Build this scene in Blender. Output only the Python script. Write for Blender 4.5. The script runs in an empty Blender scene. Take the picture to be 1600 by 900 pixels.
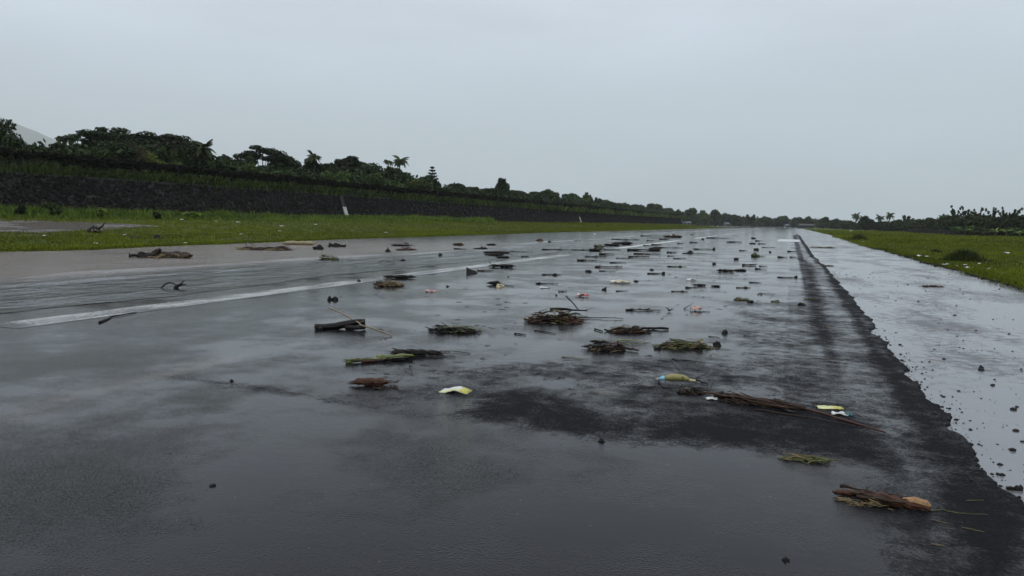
import bpy, math, random
import numpy as np
from mathutils import Vector, Matrix, noise as mnoise

SC = bpy.context.scene
COL = SC.collection
R_ = math.radians

# ------------------------------------------------------------------ camera, world, sun, exposure
CAM_H = 1.7
F_PX = 1155.0                       # focal length for a 1600 px wide frame
YAW, PITCH, ROLL = R_(20.6238), R_(5.124), R_(0.9)
_F0 = np.array([-math.sin(YAW), math.cos(YAW), 0.0])
_F = _F0 * math.cos(PITCH) + np.array([0, 0, -math.sin(PITCH)])
_R0 = np.array([math.cos(YAW), math.sin(YAW), 0.0])
_U0 = np.cross(_R0, _F)
_R = _R0 * math.cos(ROLL) + _U0 * math.sin(ROLL)
_U = -_R0 * math.sin(ROLL) + _U0 * math.cos(ROLL)
cd = bpy.data.cameras.new('camera')
cd.sensor_width = 36.0
cd.lens = F_PX / 1600 * 36
cd.clip_start = 0.05
cd.clip_end = 60000
cam = bpy.data.objects.new('camera', cd)
COL.objects.link(cam)
cam.matrix_world = Matrix(((_R[0], _U[0], -_F[0], 0), (_R[1], _U[1], -_F[1], 0), (_R[2], _U[2], -_F[2], CAM_H), (0, 0, 0, 1)))
SC.camera = cam

SUN_EL, SUN_AZ = R_(58), R_(200)
world = bpy.data.worlds.new('World')
SC.world = world
world.use_nodes = True
wt = world.node_tree
wt.nodes.clear()
def wn(t, **k):
    n = wt.nodes.new(t)
    for a, b in k.items(): setattr(n, a, b)
    return n
wo = wn('ShaderNodeOutputWorld')
wb = wn('ShaderNodeBackground')
wb.inputs['Strength'].default_value = 0.128
sky = wn('ShaderNodeTexSky', sky_type='NISHITA', sun_disc=False, sun_elevation=SUN_EL, sun_rotation=SUN_AZ)
sky.air_density = 1.5; sky.dust_density = 4.0
tc = wn('ShaderNodeTexCoord')
sep = wn('ShaderNodeSeparateXYZ')
wt.links.new(tc.outputs['Generated'], sep.inputs[0])
# overcast cloud deck: brighter towards the zenith, soft cloud banks
rmp = wn('ShaderNodeValToRGB')
rmp.color_ramp.interpolation = 'B_SPLINE'
els = rmp.color_ramp.elements
els[0].position = 0.0; els[0].color = (.48, .575, .66, 1)
els[1].position = 1.0; els[1].color = (.98, .99, 1.0, 1)
e = els.new(0.12); e.color = (.53, .615, .71, 1)
e = els.new(0.36); e.color = (.69, .745, .865, 1)
wt.links.new(sep.outputs['Z'], rmp.inputs[0])
mp = wn('ShaderNodeMapping'); mp.inputs['Scale'].default_value = (1.6, 1.6, 7.0)
wt.links.new(tc.outputs['Generated'], mp.inputs[0])
nz = wn('ShaderNodeTexNoise'); nz.inputs['Scale'].default_value = 1.8; nz.inputs['Detail'].default_value = 5; nz.inputs['Roughness'].default_value = 0.5
wt.links.new(mp.outputs[0], nz.inputs[0])
mr = wn('ShaderNodeMapRange'); mr.inputs['From Min'].default_value = .3; mr.inputs['From Max'].default_value = .7
mr.inputs['To Min'].default_value = 8.8; mr.inputs['To Max'].default_value = 10.7
wt.links.new(nz.outputs['Fac'], mr.inputs['Value'])
vm = wn('ShaderNodeVectorMath', operation='SCALE')
wt.links.new(rmp.outputs['Color'], vm.inputs[0]); wt.links.new(mr.outputs[0], vm.inputs['Scale'])
mx = wn('ShaderNodeMix', data_type='RGBA'); mx.inputs[0].default_value = 0.9
wt.links.new(sky.outputs[0], mx.inputs[6]); wt.links.new(vm.outputs[0], mx.inputs[7])
wt.links.new(mx.outputs[2], wb.inputs['Color']); wt.links.new(wb.outputs[0], wo.inputs['Surface'])

sl = bpy.data.lights.new('sun', 'SUN')
sl.energy = 0.5; sl.angle = R_(40); sl.color = (1, .97, .93)
so = bpy.data.objects.new('sun', sl)
COL.objects.link(so)
so.rotation_euler = (R_(90) - SUN_EL, 0, math.pi - SUN_AZ)

SC.view_settings.view_transform = 'Standard'
SC.view_settings.look = 'None'
SC.view_settings.exposure = 0.0
SC.view_settings.gamma = 1.0
SC.cycles.use_denoising = True
SC.cycles.max_bounces = 8
SC.cycles.volume_bounces = 3
SC.cycles.caustics_reflective = False
SC.cycles.caustics_refractive = False

# ------------------------------------------------------------------ helpers
def ray(px, py):
    return _F + _R * ((px - 800) / F_PX) + _U * ((450 - py) / F_PX)
def G(px, py, z=0.0):
    """ground point seen at photo pixel; returns x, y, metres-per-pixel"""
    d = ray(px, py); t = (z - CAM_H) / d[2]
    return t * d[0], t * d[1], t / F_PX
def horizon(px):
    lo, hi = 300.0, 400.0
    for _ in range(40):
        m = (lo + hi) / 2
        if ray(px, m)[2] > 0: lo = m
        else: hi = m
    return lo
def at_x(px, X):
    """horizontal position in the photo column px at world x = X; returns x, y, depth"""
    d = ray(px, horizon(px)); t = X / d[0]
    return t * d[0], t * d[1], t
def at_d(px, dep):
    d = ray(px, horizon(px))
    return dep * d[0], dep * d[1], dep
def ztop(px, py, dep):
    return CAM_H + (horizon(px) - py) / F_PX * dep

def mesh(name, V, Fc, mat=None, smooth=False, tint=None):
    me = bpy.data.meshes.new(name)
    if isinstance(V, np.ndarray):
        nf = len(Fc); k = Fc.shape[1]
        me.vertices.add(len(V)); me.vertices.foreach_set('co', V.astype(np.float32).ravel())
        me.loops.add(nf * k); me.loops.foreach_set('vertex_index', Fc.astype(np.int32).ravel())
        me.polygons.add(nf)
        me.polygons.foreach_set('loop_start', (np.arange(nf) * k).astype(np.int32))
        try: me.polygons.foreach_set('loop_total', np.full(nf, k, np.int32))
        except Exception: pass
        me.update(calc_edges=True)
    else:
        me.from_pydata(V, [], Fc); me.update()
    if tint is not None:
        a = me.attributes.new('tint', 'FLOAT', 'POINT'); a.data.foreach_set('value', np.asarray(tint, np.float32))
    if smooth: me.polygons.foreach_set('use_smooth', np.ones(len(me.polygons), bool))
    if mat: me.materials.append(mat)
    return me
def add(name, me, parent=None, loc=None, rz=0.0, sc=1.0):
    o = bpy.data.objects.new(name, me)
    COL.objects.link(o)
    if parent: o.parent = parent
    if loc is not None: o.location = loc
    o.rotation_euler = (0, 0, rz)
    if sc != 1.0: o.scale = (sc,) * 3 if not isinstance(sc, tuple) else sc
    return o
def tag(o, label=None, cat=None, group=None, kind=None):
    if label: o['label'] = label
    if cat: o['category'] = cat
    if group: o['group'] = group
    if kind: o['kind'] = kind
    return o
class MB:
    def __init__(s): s.v = []; s.f = []; s.t = []
    def add(s, V, Fc, t=0.5):
        b = len(s.v); s.v += [tuple(p) for p in V]; s.f += [tuple(i + b for i in q) for q in Fc]; s.t += [t] * len(V)
    def tube(s, P, rad, n=6, t=0.5, cap=True, rough=0.0, rng=random):
        P = [Vector(p) for p in P]; V = []; Fc = []
        up = Vector((0, 0, 1))
        for i, p in enumerate(P):
            d = (P[min(i + 1, len(P) - 1)] - P[max(i - 1, 0)]).normalized()
            a = d.cross(up)
            if a.length < 1e-3: a = d.cross(Vector((1, 0, 0)))
            a.normalize(); b = d.cross(a)
            for k in range(n):
                w = 2 * math.pi * k / n
                r = rad[i] * (1 + rough * (rng.random() - .5))
                V.append(p + (a * math.cos(w) + b * math.sin(w)) * r)
        for i in range(len(P) - 1):
            for k in range(n):
                Fc.append((i * n + k, i * n + (k + 1) % n, (i + 1) * n + (k + 1) % n, (i + 1) * n + k))
        if cap:
            Fc.append(tuple(range(n))[::-1]); Fc.append(tuple((len(P) - 1) * n + k for k in range(n)))
        s.add(V, Fc, t)
    def box(s, c, h, t=0.5, rot=None):
        V = [Vector((x * h[0], y * h[1], z * h[2])) for x in (-1, 1) for y in (-1, 1) for z in (-1, 1)]
        if rot: V = [rot @ v for v in V]
        V = [v + Vector(c) for v in V]
        s.add(V, [(0, 1, 3, 2), (4, 6, 7, 5), (0, 4, 5, 1), (2, 3, 7, 6), (0, 2, 6, 4), (1, 5, 7, 3)], t)
    def me(s, name, mat, smooth=False): return mesh(name, s.v, s.f, mat, smooth, s.t)
    def build(s, name, mat, parent=None, smooth=False, **k): return add(name, s.me(name, mat, smooth), parent, **k)

# ------------------------------------------------------------------ materials
def nt(m): return m.node_tree.nodes, m.node_tree.links
class NB:
    """small node builder"""
    def __init__(s, name):
        s.m = bpy.data.materials.new(name); s.m.use_nodes = True
        s.n, s.l = nt(s.m); s.n.clear()
        s.out = s.n.new('ShaderNodeOutputMaterial')
        s.b = s.n.new('ShaderNodeBsdfPrincipled'); s.l.new(s.b.outputs[0], s.out.inputs[0])
        s.pos = s.n.new('ShaderNodeNewGeometry').outputs['Position']
        s.obj = s.n.new('ShaderNodeTexCoord').outputs['Object']
    def _in(s, sock, v):
        if hasattr(v, 'links') or isinstance(v, bpy.types.NodeSocket): s.l.new(v, sock)
        elif isinstance(v, (tuple, list)) and len(v) == 3 and sock.type == 'RGBA': sock.default_value = (*v, 1)
        else: sock.default_value = v
    def set(s, **k):
        for a, v in k.items(): s._in(s.b.inputs[a.replace('_', ' ')], v)
        return s
    def noise(s, scale, det=4, rough=.55, vec=None, stretch=None, dist=0.0):
        v = s.pos if vec is None else vec
        if stretch:
            mpn = s.n.new('ShaderNodeMapping'); mpn.inputs['Scale'].default_value = stretch; s.l.new(v, mpn.inputs[0]); v = mpn.outputs[0]
        t = s.n.new('ShaderNodeTexNoise'); t.inputs['Scale'].default_value = scale; t.inputs['Detail'].default_value = det
        t.inputs['Roughness'].default_value = rough; t.inputs['Distortion'].default_value = dist; s.l.new(v, t.inputs['Vector'])
        return t.outputs['Fac']
    def vor(s, scale, vec=None, feature='F1', out='Distance'):
        t = s.n.new('ShaderNodeTexVoronoi'); t.feature = feature; t.inputs['Scale'].default_value = scale
        s.l.new(s.pos if vec is None else vec, t.inputs['Vector']); return t.outputs[out]
    def attr(s, nm): t = s.n.new('ShaderNodeAttribute'); t.attribute_name = nm; return t.outputs['Fac']
    def rnd(s): return s.n.new('ShaderNodeObjectInfo').outputs['Random']
    def math(s, op, a, b=0.0, clamp=False):
        t = s.n.new('ShaderNodeMath'); t.operation = op; t.use_clamp = clamp; s._in(t.inputs[0], a); s._in(t.inputs[1], b); return t.outputs[0]
    def rng(s, v, a, b, c=0.0, d=1.0, smooth=True):
        t = s.n.new('ShaderNodeMapRange'); t.interpolation_type = 'SMOOTHSTEP' if smooth else 'LINEAR'
        s._in(t.inputs['Value'], v)
        for nm, x in (('From Min', a), ('From Max', b), ('To Min', c), ('To Max', d)): s._in(t.inputs[nm], x)
        return t.outputs[0]
    def mix(s, f, a, b):
        t = s.n.new('ShaderNodeMix'); t.data_type = 'RGBA'; s._in(t.inputs[0], f); s._in(t.inputs[6], a); s._in(t.inputs[7], b); return t.outputs[2]
    def fmix(s, f, a, b):
        t = s.n.new('ShaderNodeMix'); t.data_type = 'FLOAT'; s._in(t.inputs[0], f); s._in(t.inputs[2], a); s._in(t.inputs[3], b); return t.outputs[0]
    def ramp(s, v, *stops):
        t = s.n.new('ShaderNodeValToRGB'); s.l.new(v, t.inputs[0]); el = t.color_ramp.elements
        while len(el) < len(stops): el.new(.5)
        for i, (p, c) in enumerate(stops): el[i].position = p; el[i].color = (*c, 1)
        return t.outputs[0]
    def bump(s, h, strength, dist=0.01, nrm=None):
        t = s.n.new('ShaderNodeBump'); s._in(t.inputs['Strength'], strength); t.inputs['Distance'].default_value = dist; s.l.new(h, t.inputs['Height'])
        if nrm is not None: s.l.new(nrm, t.inputs['Normal'])
        s.last = t.outputs[0]; return t.outputs[0]

def bark(name, c1, c2, rough=.45, sc=30, spec=.5):
    b = NB(name); n = b.noise(sc, 6, .65, b.obj, (1, 1, 1)); n2 = b.noise(sc * .2, 3, .5, b.obj)
    c = b.ramp(b.math('ADD', b.math('MULTIPLY', n, .7), b.math('MULTIPLY', n2, .3)), (.32, c1), (.68, c2))
    c = b.mix(b.math('MULTIPLY', b.attr('tint'), .5), c, (c1[0] * .45, c1[1] * .45, c1[2] * .45))
    b.set(Base_Color=c, Roughness=b.rng(n, .3, .7, rough - .15, rough + .2), Specular_IOR_Level=spec, Normal=b.bump(n, .8, .012)); return b.m
M = {}
M['bark_black'] = bark('bark_black', (.0035, .003, .0026), (.019, .015, .012), .5, 30, .22)
M['bark_brown'] = bark('bark_brown', (.011, .007, .0045), (.075, .043, .023), .5, 30, .25)
M['bark_red'] = bark('bark_red', (.017, .007, .0045), (.11, .043, .02), .48, 30, .3)
M['wood_raw'] = bark('wood_raw', (.16, .075, .028), (.42, .24, .10), .5)
M['stick_pale'] = bark('stick_pale', (.12, .085, .045), (.36, .29, .18), .5)
M['straw'] = bark('straw', (.085, .06, .028), (.32, .25, .12), .55, 30, .3)
M['straw_green'] = bark('straw_green', (.04, .05, .014), (.19, .20, .07), .5, 30, .3)
M['stalk_green'] = bark('stalk_green', (.07, .095, .02), (.30, .34, .11), .4, 14, .4)
M['sheath'] = bark('sheath', (.20, .15, .07), (.45, .40, .22), .4, 12)
M['moss'] = bark('moss', (.018, .022, .008), (.08, .085, .022), .6)
M['clod'] = bark('clod', (.005, .0045, .004), (.024, .020, .017), .6, 40, .2)
M['trunk'] = bark('trunk', (.018, .016, .013), (.06, .05, .04), .8, 4, .2)
def leafmat(name, cols, rough=.65, spec=.10, trans=0.0, jitter=True):
    b = NB(name); t = b.attr('tint')
    c = b.ramp(t, *[(i / (len(cols) - 1), q) for i, q in enumerate(cols)])
    if jitter:
        h = b.n.new('ShaderNodeHueSaturation'); b.l.new(c, h.inputs['Color'])
        b.l.new(b.rng(b.rnd(), 0, 1, .75, 1.3, False), h.inputs['Value'])
        b.l.new(b.rng(b.rnd(), 0, 1, .485, .515, False), h.inputs['Hue']); c = h.outputs[0]
    b.set(Base_Color=c, Roughness=rough, Specular_IOR_Level=spec)
    return b.m
M['leaf'] = leafmat('leaf', [(.009, .015, .005), (.026, .043, .012), (.062, .094, .024)])
M['leaf_dark'] = leafmat('leaf_dark', [(.006, .010, .004), (.017, .028, .010), (.044, .066, .020)])
M['leaf_mid'] = leafmat('leaf_mid', [(.018, .028, .008), (.045, .072, .017), (.085, .125, .03)])
M['leaf_yellow'] = leafmat('leaf_yellow', [(.03, .04, .008), (.08, .095, .016), (.14, .15, .03)])
M['leaf_brown'] = leafmat('leaf_brown', [(.018, .015, .008), (.05, .045, .02), (.09, .08, .03)])
M['frond'] = leafmat('frond', [(.012, .02, .008), (.03, .05, .016), (.07, .09, .03)], .6, .15)
M['vine'] = leafmat('vine', [(.0025, .0025, .002), (.007, .007, .005), (.018, .019, .010)], .8, .1, jitter=False)
M['bank_grass'] = leafmat('bank_grass', [(.012, .02, .004), (.042, .07, .010), (.10, .14, .026)], .6, .15, jitter=False)
M['lawn'] = leafmat('lawn', [(.024, .033, .003), (.092, .118, .006), (.18, .21, .016)], .7, .1, jitter=False)
M['weed'] = leafmat('weed', [(.03, .05, .008), (.095, .15, .014), (.19, .26, .04)], .55, .2, jitter=False)
M['litter_leaf'] = leafmat('litter_leaf', [(.010, .008, .005), (.035, .025, .010), (.06, .065, .018)], .4, .5, jitter=False)
M['litter_green'] = leafmat('litter_green', [(.02, .024, .008), (.06, .075, .02), (.13, .16, .05)], .4, .5, jitter=False)

def plastic(name, c, rough=.3, var=.25):
    b = NB(name); n = b.noise(25, 3, .5, b.obj)
    b.set(Base_Color=b.mix(b.rng(n, .35, .75, 0, var), c, (c[0] * .35, c[1] * .33, c[2] * .3)), Roughness=rough, Normal=b.bump(n, .4, .01)); return b.m
M['white'] = plastic('white_plastic', (.62, .63, .62)); M['yellow'] = plastic('yellow_plastic', (.50, .46, .06))
M['paleyellow'] = plastic('pale_yellow', (.62, .64, .30)); M['bottle'] = plastic('bottle_yellow', (.27, .24, .075), .3, .5)
M['blue'] = plastic('blue_plastic', (.22, .50, .62)); M['teal'] = plastic('teal_plastic', (.01, .10, .11), .25)
M['red'] = plastic('red_plastic', (.42, .02, .025), .3); M['pink'] = plastic('pink_plastic', (.55, .28, .24), .35)
M['green'] = plastic('green_plastic', (.06, .22, .05)); M['grey'] = plastic('grey_plastic', (.25, .25, .26)); M['cream'] = plastic('cream', (.55, .47, .30), .5, .5)
M['orange'] = plastic('orange_scrap', (.5, .18, .10), .4)

# --- wet asphalt
def asphalt():
    b = NB('wet_asphalt')
    dry = b.attr('dry'); silt = b.attr('silt'); far = b.attr('far')
    sx = b.n.new('ShaderNodeSeparateXYZ'); b.l.new(b.pos, sx.inputs[0]); X = sx.outputs['X']
    warp = b.math('MULTIPLY', b.math('SUBTRACT', b.noise(.35, 3, .5), .5), .25)
    lane = b.math('DIVIDE', b.math('ADD', b.math('ADD', X, warp), .02), 3.22)      # paver lanes 3.2 m wide
    wn_ = b.n.new('ShaderNodeTexWhiteNoise'); wn_.noise_dimensions = '1D'; b.l.new(b.math('FLOOR', lane), wn_.inputs['W'])
    lane_r = b.math('SUBTRACT', wn_.outputs['Value'], .5)
    fr = b.math('FRACT', lane); seam = b.rng(b.math('ABSOLUTE', b.math('SUBTRACT', fr, .5)), .482, .499)
    n1 = b.noise(1.1, 6, .62); n2 = b.noise(6.0, 5, .65); n3 = b.noise(.30, 5, .6, stretch=(1.0, .5, 1), dist=.4)
    n4 = b.noise(60, 3, .6); nhi = b.noise(38, 3, .7); agg = b.vor(70)
    def c_(v, k): return b.math('MULTIPLY', b.math('SUBTRACT', v, .5), k)
    def sm(*v):
        r = v[0]
        for q in v[1:]: r = b.math('ADD', r, q)
        return r
    s = sm(dry, c_(n1, 1.25), c_(n2, 1.0), c_(nhi, .9), b.math('MULTIPLY', lane_r, .12))
    d = b.rng(s, .30, 1.0)                                      # 0 under water film, 1 aggregate stands proud
    streak = b.rng(sm(b.math('MULTIPLY', n3, .70), b.math('MULTIPLY', n1, .25), b.math('MULTIPLY', lane_r, .16), .02), .46, .68)
    damp = b.math('MULTIPLY', b.math('SUBTRACT', 1.0, d), b.math('MULTIPLY', streak, b.rng(far, 0, 1, .35, 1)))
    c = b.mix(n1, (.009, .0095, .011), (.018, .0185, .021))
    silt2 = b.math('MAXIMUM', b.math('MULTIPLY', silt, b.rng(n1, .3, .65, .25, 1)), b.math('MULTIPLY', b.math('MULTIPLY', seam, b.rng(X, -1.5, -2.5)), b.math('MULTIPLY', far, b.rng(n1, .42, .6, .0, .4))))
    c = b.mix(silt2, c, (.17, .155, .14))
    speck = b.math('LESS_THAN', b.vor(8), .032)
    c = b.mix(b.math('MULTIPLY', speck, .6), c, (.3, .3, .28))
    rough = b.fmix(d, b.fmix(damp, .07, .36), b.rng(n4, .3, .7, .55, .8))
    spec = b.fmix(d, b.fmix(damp, b.fmix(far, .17, .5), .24), .02)
    h = sm(b.math('MULTIPLY', agg, .6), b.math('MULTIPLY', n4, .6))
    grainy = b.rng(b.noise(.55, 5, .6), .40, .66, .10, .55)
    bs = b.fmix(d, sm(b.math('MULTIPLY', grainy, b.rng(far, 0, 1, 1, .35)), b.math('MULTIPLY', damp, .15)), 1.0)
    bn = b.bump(h, bs, .012)
    rip = b.noise(5.0, 3, .6, stretch=(1, 1.7, 1))
    bn = b.bump(rip, .045, .04, bn)
    b.set(Base_Color=c, Roughness=rough, Specular_IOR_Level=spec, IOR=1.36, Normal=bn)
    return b.m
M['asphalt'] = asphalt()
def shoulder():
    b = NB('wet_concrete')
    n1 = b.noise(.7, 6, .6); n2 = b.noise(6, 4, .6); n3 = b.noise(.35, 4, .6, stretch=(1.6, .6, 1)); n4 = b.noise(45, 3, .6)
    d = b.rng(b.math('ADD', b.math('MULTIPLY', n3, .7), b.math('MULTIPLY', n2, .3)), .47, .63)
    c = b.mix(n1, (.115, .122, .135), (.165, .172, .185)); c = b.mix(d, c, (.06, .06, .063))
    c = b.mix(b.rng(b.noise(1.3, 5, .65), .60, .72, 0, .45), c, (.12, .085, .06))
    b.set(Base_Color=c, Roughness=b.fmix(d, .12, .42), Specular_IOR_Level=b.fmix(d, .5, .4), Normal=b.bump(n4, b.fmix(d, .03, .35), .01)); return b.m
M['shoulder'] = shoulder()
def paintmat():
    b = NB('worn_runway_paint')
    n1 = b.noise(1.3, 6, .65, stretch=(1.5, .4, 1)); n2 = b.noise(14, 4, .65)
    w = b.rng(b.math('ADD', b.attr('tint'), b.math('ADD', b.math('MULTIPLY', b.math('SUBTRACT', n1, .5), .9), b.math('MULTIPLY', b.math('SUBTRACT', n2, .5), .7))), .30, .60)
    c = b.mix(w, (.03, .031, .035), (.58, .58, .57))
    b.set(Base_Color=c, Roughness=.16, Normal=b.bump(n2, .03, .01)); return b.m
M['paint'] = paintmat()
def floodmat():
    b = NB('muddy_flood_water')
    n1 = b.noise(2.6, 5, .65, stretch=(1, .55, 1)); n2 = b.noise(.9, 4, .6, stretch=(1, .45, 1), dist=.5); big = b.noise(.22, 4, .55); n0 = b.noise(.55, 4, .6, stretch=(1, .35, 1))
    mud = b.math('MULTIPLY', b.attr('tint'), b.rng(big, .25, .6, .7, 1))
    c = b.mix(b.rng(n1, .3, .7), (.080, .058, .043), (.165, .120, .088)); c = b.mix(b.rng(n0, .45, .68, 0, .35), c, (.07, .055, .043))
    c = b.mix(mud, (.03, .03, .031), c)
    h = b.math('ADD', b.math('MULTIPLY', n1, .6), n2)
    b.set(Base_Color=c, Roughness=b.fmix(mud, .10, .18), IOR=1.36, Normal=b.bump(h, b.fmix(mud, .5, .9), .10)); return b.m
M['flood'] = floodmat()
def groundmat():
    b = NB('grassy_soil'); n = b.noise(1.5, 6, .6); n2 = b.noise(.08, 4, .6); n3 = b.noise(14, 4, .65)
    c = b.ramp(b.math('ADD', b.math('MULTIPLY', n, .5), b.math('MULTIPLY', n3, .5)), (.3, (.024, .032, .004)), (.5, (.062, .085, .006)), (.72, (.10, .13, .011)))
    c = b.mix(b.rng(n2, .5, .7, 0, .4), c, (.05, .05, .014))
    b.set(Base_Color=c, Roughness=.85, Specular_IOR_Level=.2, Normal=b.bump(n3, .9, .08)); return b.m
M['ground'] = groundmat()
def mudmat():
    b = NB('wet_mud'); n = b.noise(1.6, 6, .65); n2 = b.noise(.5, 4, .55, stretch=(1, .3, 1))
    w = b.rng(n2, .4, .55)
    c = b.mix(w, (.05, .04, .03), (.16, .14, .13)); b.set(Base_Color=c, Roughness=b.fmix(w, .5, .12), Normal=b.bump(n, .5, .05)); return b.m
M['mud'] = mudmat()
def stonemat():
    b = NB('dark_riprap_stone'); n = b.noise(9, 5, .6); t = b.attr('tint'); st = b.noise(.5, 4, .6)
    c = b.ramp(t, (0, (.004, .0036, .0034)), (.5, (.013, .0118, .011)), (1, (.045, .041, .038)))
    c = b.mix(b.rng(n, .4, .7, 0, .5), c, (.007, .007, .006)); c = b.mix(b.rng(st, .55, .7, 0, .5), c, (.012, .016, .007))
    b.set(Base_Color=c, Roughness=.8, Specular_IOR_Level=.08, Normal=b.bump(n, .6, .05)); return b.m
M['stone'] = stonemat()
def concrete(name, c1, c2):
    b = NB(name); n = b.noise(2.5, 6, .65)
    b.set(Base_Color=b.mix(b.rng(n, .35, .7), c1, c2), Roughness=.7, Normal=b.bump(b.noise(30, 3), .2, .01)); return b.m
M['white_concrete'] = concrete('white_concrete', (.55, .55, .53), (.36, .36, .34))
M['dark_concrete'] = concrete('dark_concrete', (.02, .019, .018), (.008, .008, .007))
M['mortar'] = concrete('mortar', (.010, .0095, .009), (.004, .004, .004))
M['post'] = concrete('post', (.03, .028, .025), (.012, .012, .011))
M['house_wall'] = concrete('house_wall', (.17, .175, .175), (.1, .1, .1)); M['house_roof'] = concrete('house_roof', (.10, .125, .15), (.06, .075, .09)); M['shed_roof'] = concrete('shed_roof', (.05, .05, .05), (.03, .03, .03)); M['pane'] = plastic('pane', (.02, .025, .03), .1)
def hillmat():
    b = NB('forested_mountain'); n = b.noise(.002, 6, .6)
    b.set(Base_Color=b.mix(n, (.02, .035, .02), (.05, .07, .035)), Roughness=.9); return b.m
M['hill'] = hillmat()

# ------------------------------------------------------------------ ground, runway, shoulder, flood water
def fnoise(x, s, seed=0.0): return mnoise.noise(Vector((x * s, seed * 7.31, seed)))
def edge_fn(pts):
    q = sorted(((G(px, py)[1], G(px, py)[0]) for px, py in pts))
    ys = [a for a, _ in q]; xs = [b for _, b in q]
    return lambda y: float(np.interp(y, ys, xs))
lay_e0 = edge_fn([(1600, 785), (1560, 742), (1484, 662), (1450, 622), (1412, 572), (1375, 535), (1357, 500), (1335, 470), (1302, 430), (1272, 400), (1258, 380)])
def lay_edge(y):
    if y > 105: return 1.35 + .3 * fnoise(y, .05, 3)
    return lay_e0(y) + .10 * fnoise(y, 1.1, 1) + .055 * fnoise(y, 3.7, 2) + .04 * fnoise(y, 11, 4) + .02 * fnoise(y, 27, 5)
rg0 = edge_fn([(1600, 449), (1560, 439), (1500, 423), (1450, 409), (1400, 396), (1340, 380), (1300, 369)])
def rg_edge(y):
    return (rg0(y) if y < 140 else 7.6) + .16 * fnoise(y, .7, 8) + .3 * fnoise(y, .11, 9) + .07 * fnoise(y, 3, 10)
lg0 = edge_fn([(0, 394), (140, 391), (260, 385), (380, 380.5), (560, 373), (700, 369), (850, 363.5)])
def lg_edge(y):
    return (lg0(y) if y < 160 else -37 - .0 * y) + .5 * fnoise(y, .13, 11) + .22 * fnoise(y, .9, 12)
WALL_X = -64.0           # foot of the stone revetment
Y_END = 470.0
def smooth(a, b, t): t = min(1, max(0, (t - a) / (b - a))); return t * t * (3 - 2 * t)
def terrain(x, y):
    z = -0.06
    e = lg_edge(y)
    if x < e:
        z = 0.04 + .26 * smooth(e, -48, x) if e > -47 else 0.04
        if x < -46: z = .30 + 1.4 * smooth(-44, WALL_X - 1, x) * (1 - smooth(Y_END - 40, Y_END + 60, y))
        if x < WALL_X - 0.4:
            pl = 5.2 + .6 * smooth(-70, -110, x)
            z = z + (pl - z) * smooth(WALL_X - .8, WALL_X - 1.6, x) * (1 - smooth(Y_END - 3, Y_END + 6, y))
    er = rg_edge(y)
    if x > er: z = .03 - .10 * smooth(er, 30, x)
    return z
def grid(name, xs_of_y, ys, zf, mat, attrs=None, skirt=None):
    V = []; Fc = []; n = None
    A = {k: [] for k in (attrs or {})}
    for y in ys:
        xs = xs_of_y(y); n = len(xs)
        for x in xs:
            V.append((x, y, zf(x, y)))
            for k in A: A[k].append(attrs[k](x, y))
    for j in range(len(ys) - 1):
        for i in range(n - 1): Fc.append((j * n + i, j * n + i + 1, (j + 1) * n + i + 1, (j + 1) * n + i))
    if skirt:
        b = len(V)
        for j, y in enumerate(ys):
            x = V[j * n + n - 1]; V.append((x[0] + .006, x[1], x[2] - skirt))
            for k in A: A[k].append(A[k][j * n + n - 1])
        for j in range(len(ys) - 1): Fc.append((j * n + n - 1, b + j, b + j + 1, (j + 1) * n + n - 1))
    me = mesh(name, V, Fc, mat, True)
    for k, v in A.items():
        a = me.attributes.new(k, 'FLOAT', 'POINT'); a.data.foreach_set('value', np.asarray(v, np.float32))
    return add(name, me)
ys_g = [-2500, -800, -200, -60, -20] + list(np.arange(-8, 60, 2.0)) + list(np.arange(60, 200, 5.0)) + list(np.arange(200, 1000, 20.0)) + [1100, 1400, 2000, 3500, 6000, 14000]
def ground_xs(y):
    le, re = lg_edge(y), rg_edge(y)
    return [-14000, -2000, -600, -200, -130, -110, -95, -85, -76, -70, -66.5] + [WALL_X - 1.7, WALL_X - 1.5, WALL_X - 1.3, WALL_X - 1.1, WALL_X - .85, WALL_X - .3] + list(np.linspace(-62, -47, 9)) + [-45.5, -44, -42] + [min(le, -33) - .5, le - .02, le + .25] + [-10] + [re - .25, re + .02, re + .6, re + 2, re + 5] + [20, 30, 45, 60, 100, 300, 1500, 4300]
gx = lambda y: sorted(ground_xs(y))
tag(grid('ground', gx, ys_g, terrain, M['ground']), kind='structure')

def poly_sdf(pts, P):
    """signed distance (negative inside) of points P (n,2) to polygon"""
    pts = np.asarray(pts); n = len(pts); d = np.full(len(P), 1e9); ins = np.zeros(len(P), bool)
    for i in range(n):
        a, b = pts[i], pts[(i + 1) % n]; ab = b - a
        t = np.clip(((P - a) @ ab) / (ab @ ab + 1e-12), 0, 1)
        d = np.minimum(d, np.linalg.norm(P - (a + t[:, None] * ab), axis=1))
        c = ((a[1] > P[:, 1]) != (b[1] > P[:, 1])) & (P[:, 0] < (b[0] - a[0]) * (P[:, 1] - a[1]) / (b[1] - a[1] + 1e-12) + a[0])
        ins ^= c
    return np.where(ins, -d, d)
def gp(px): return [G(x, y)[:2] for x, y in px]
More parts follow.
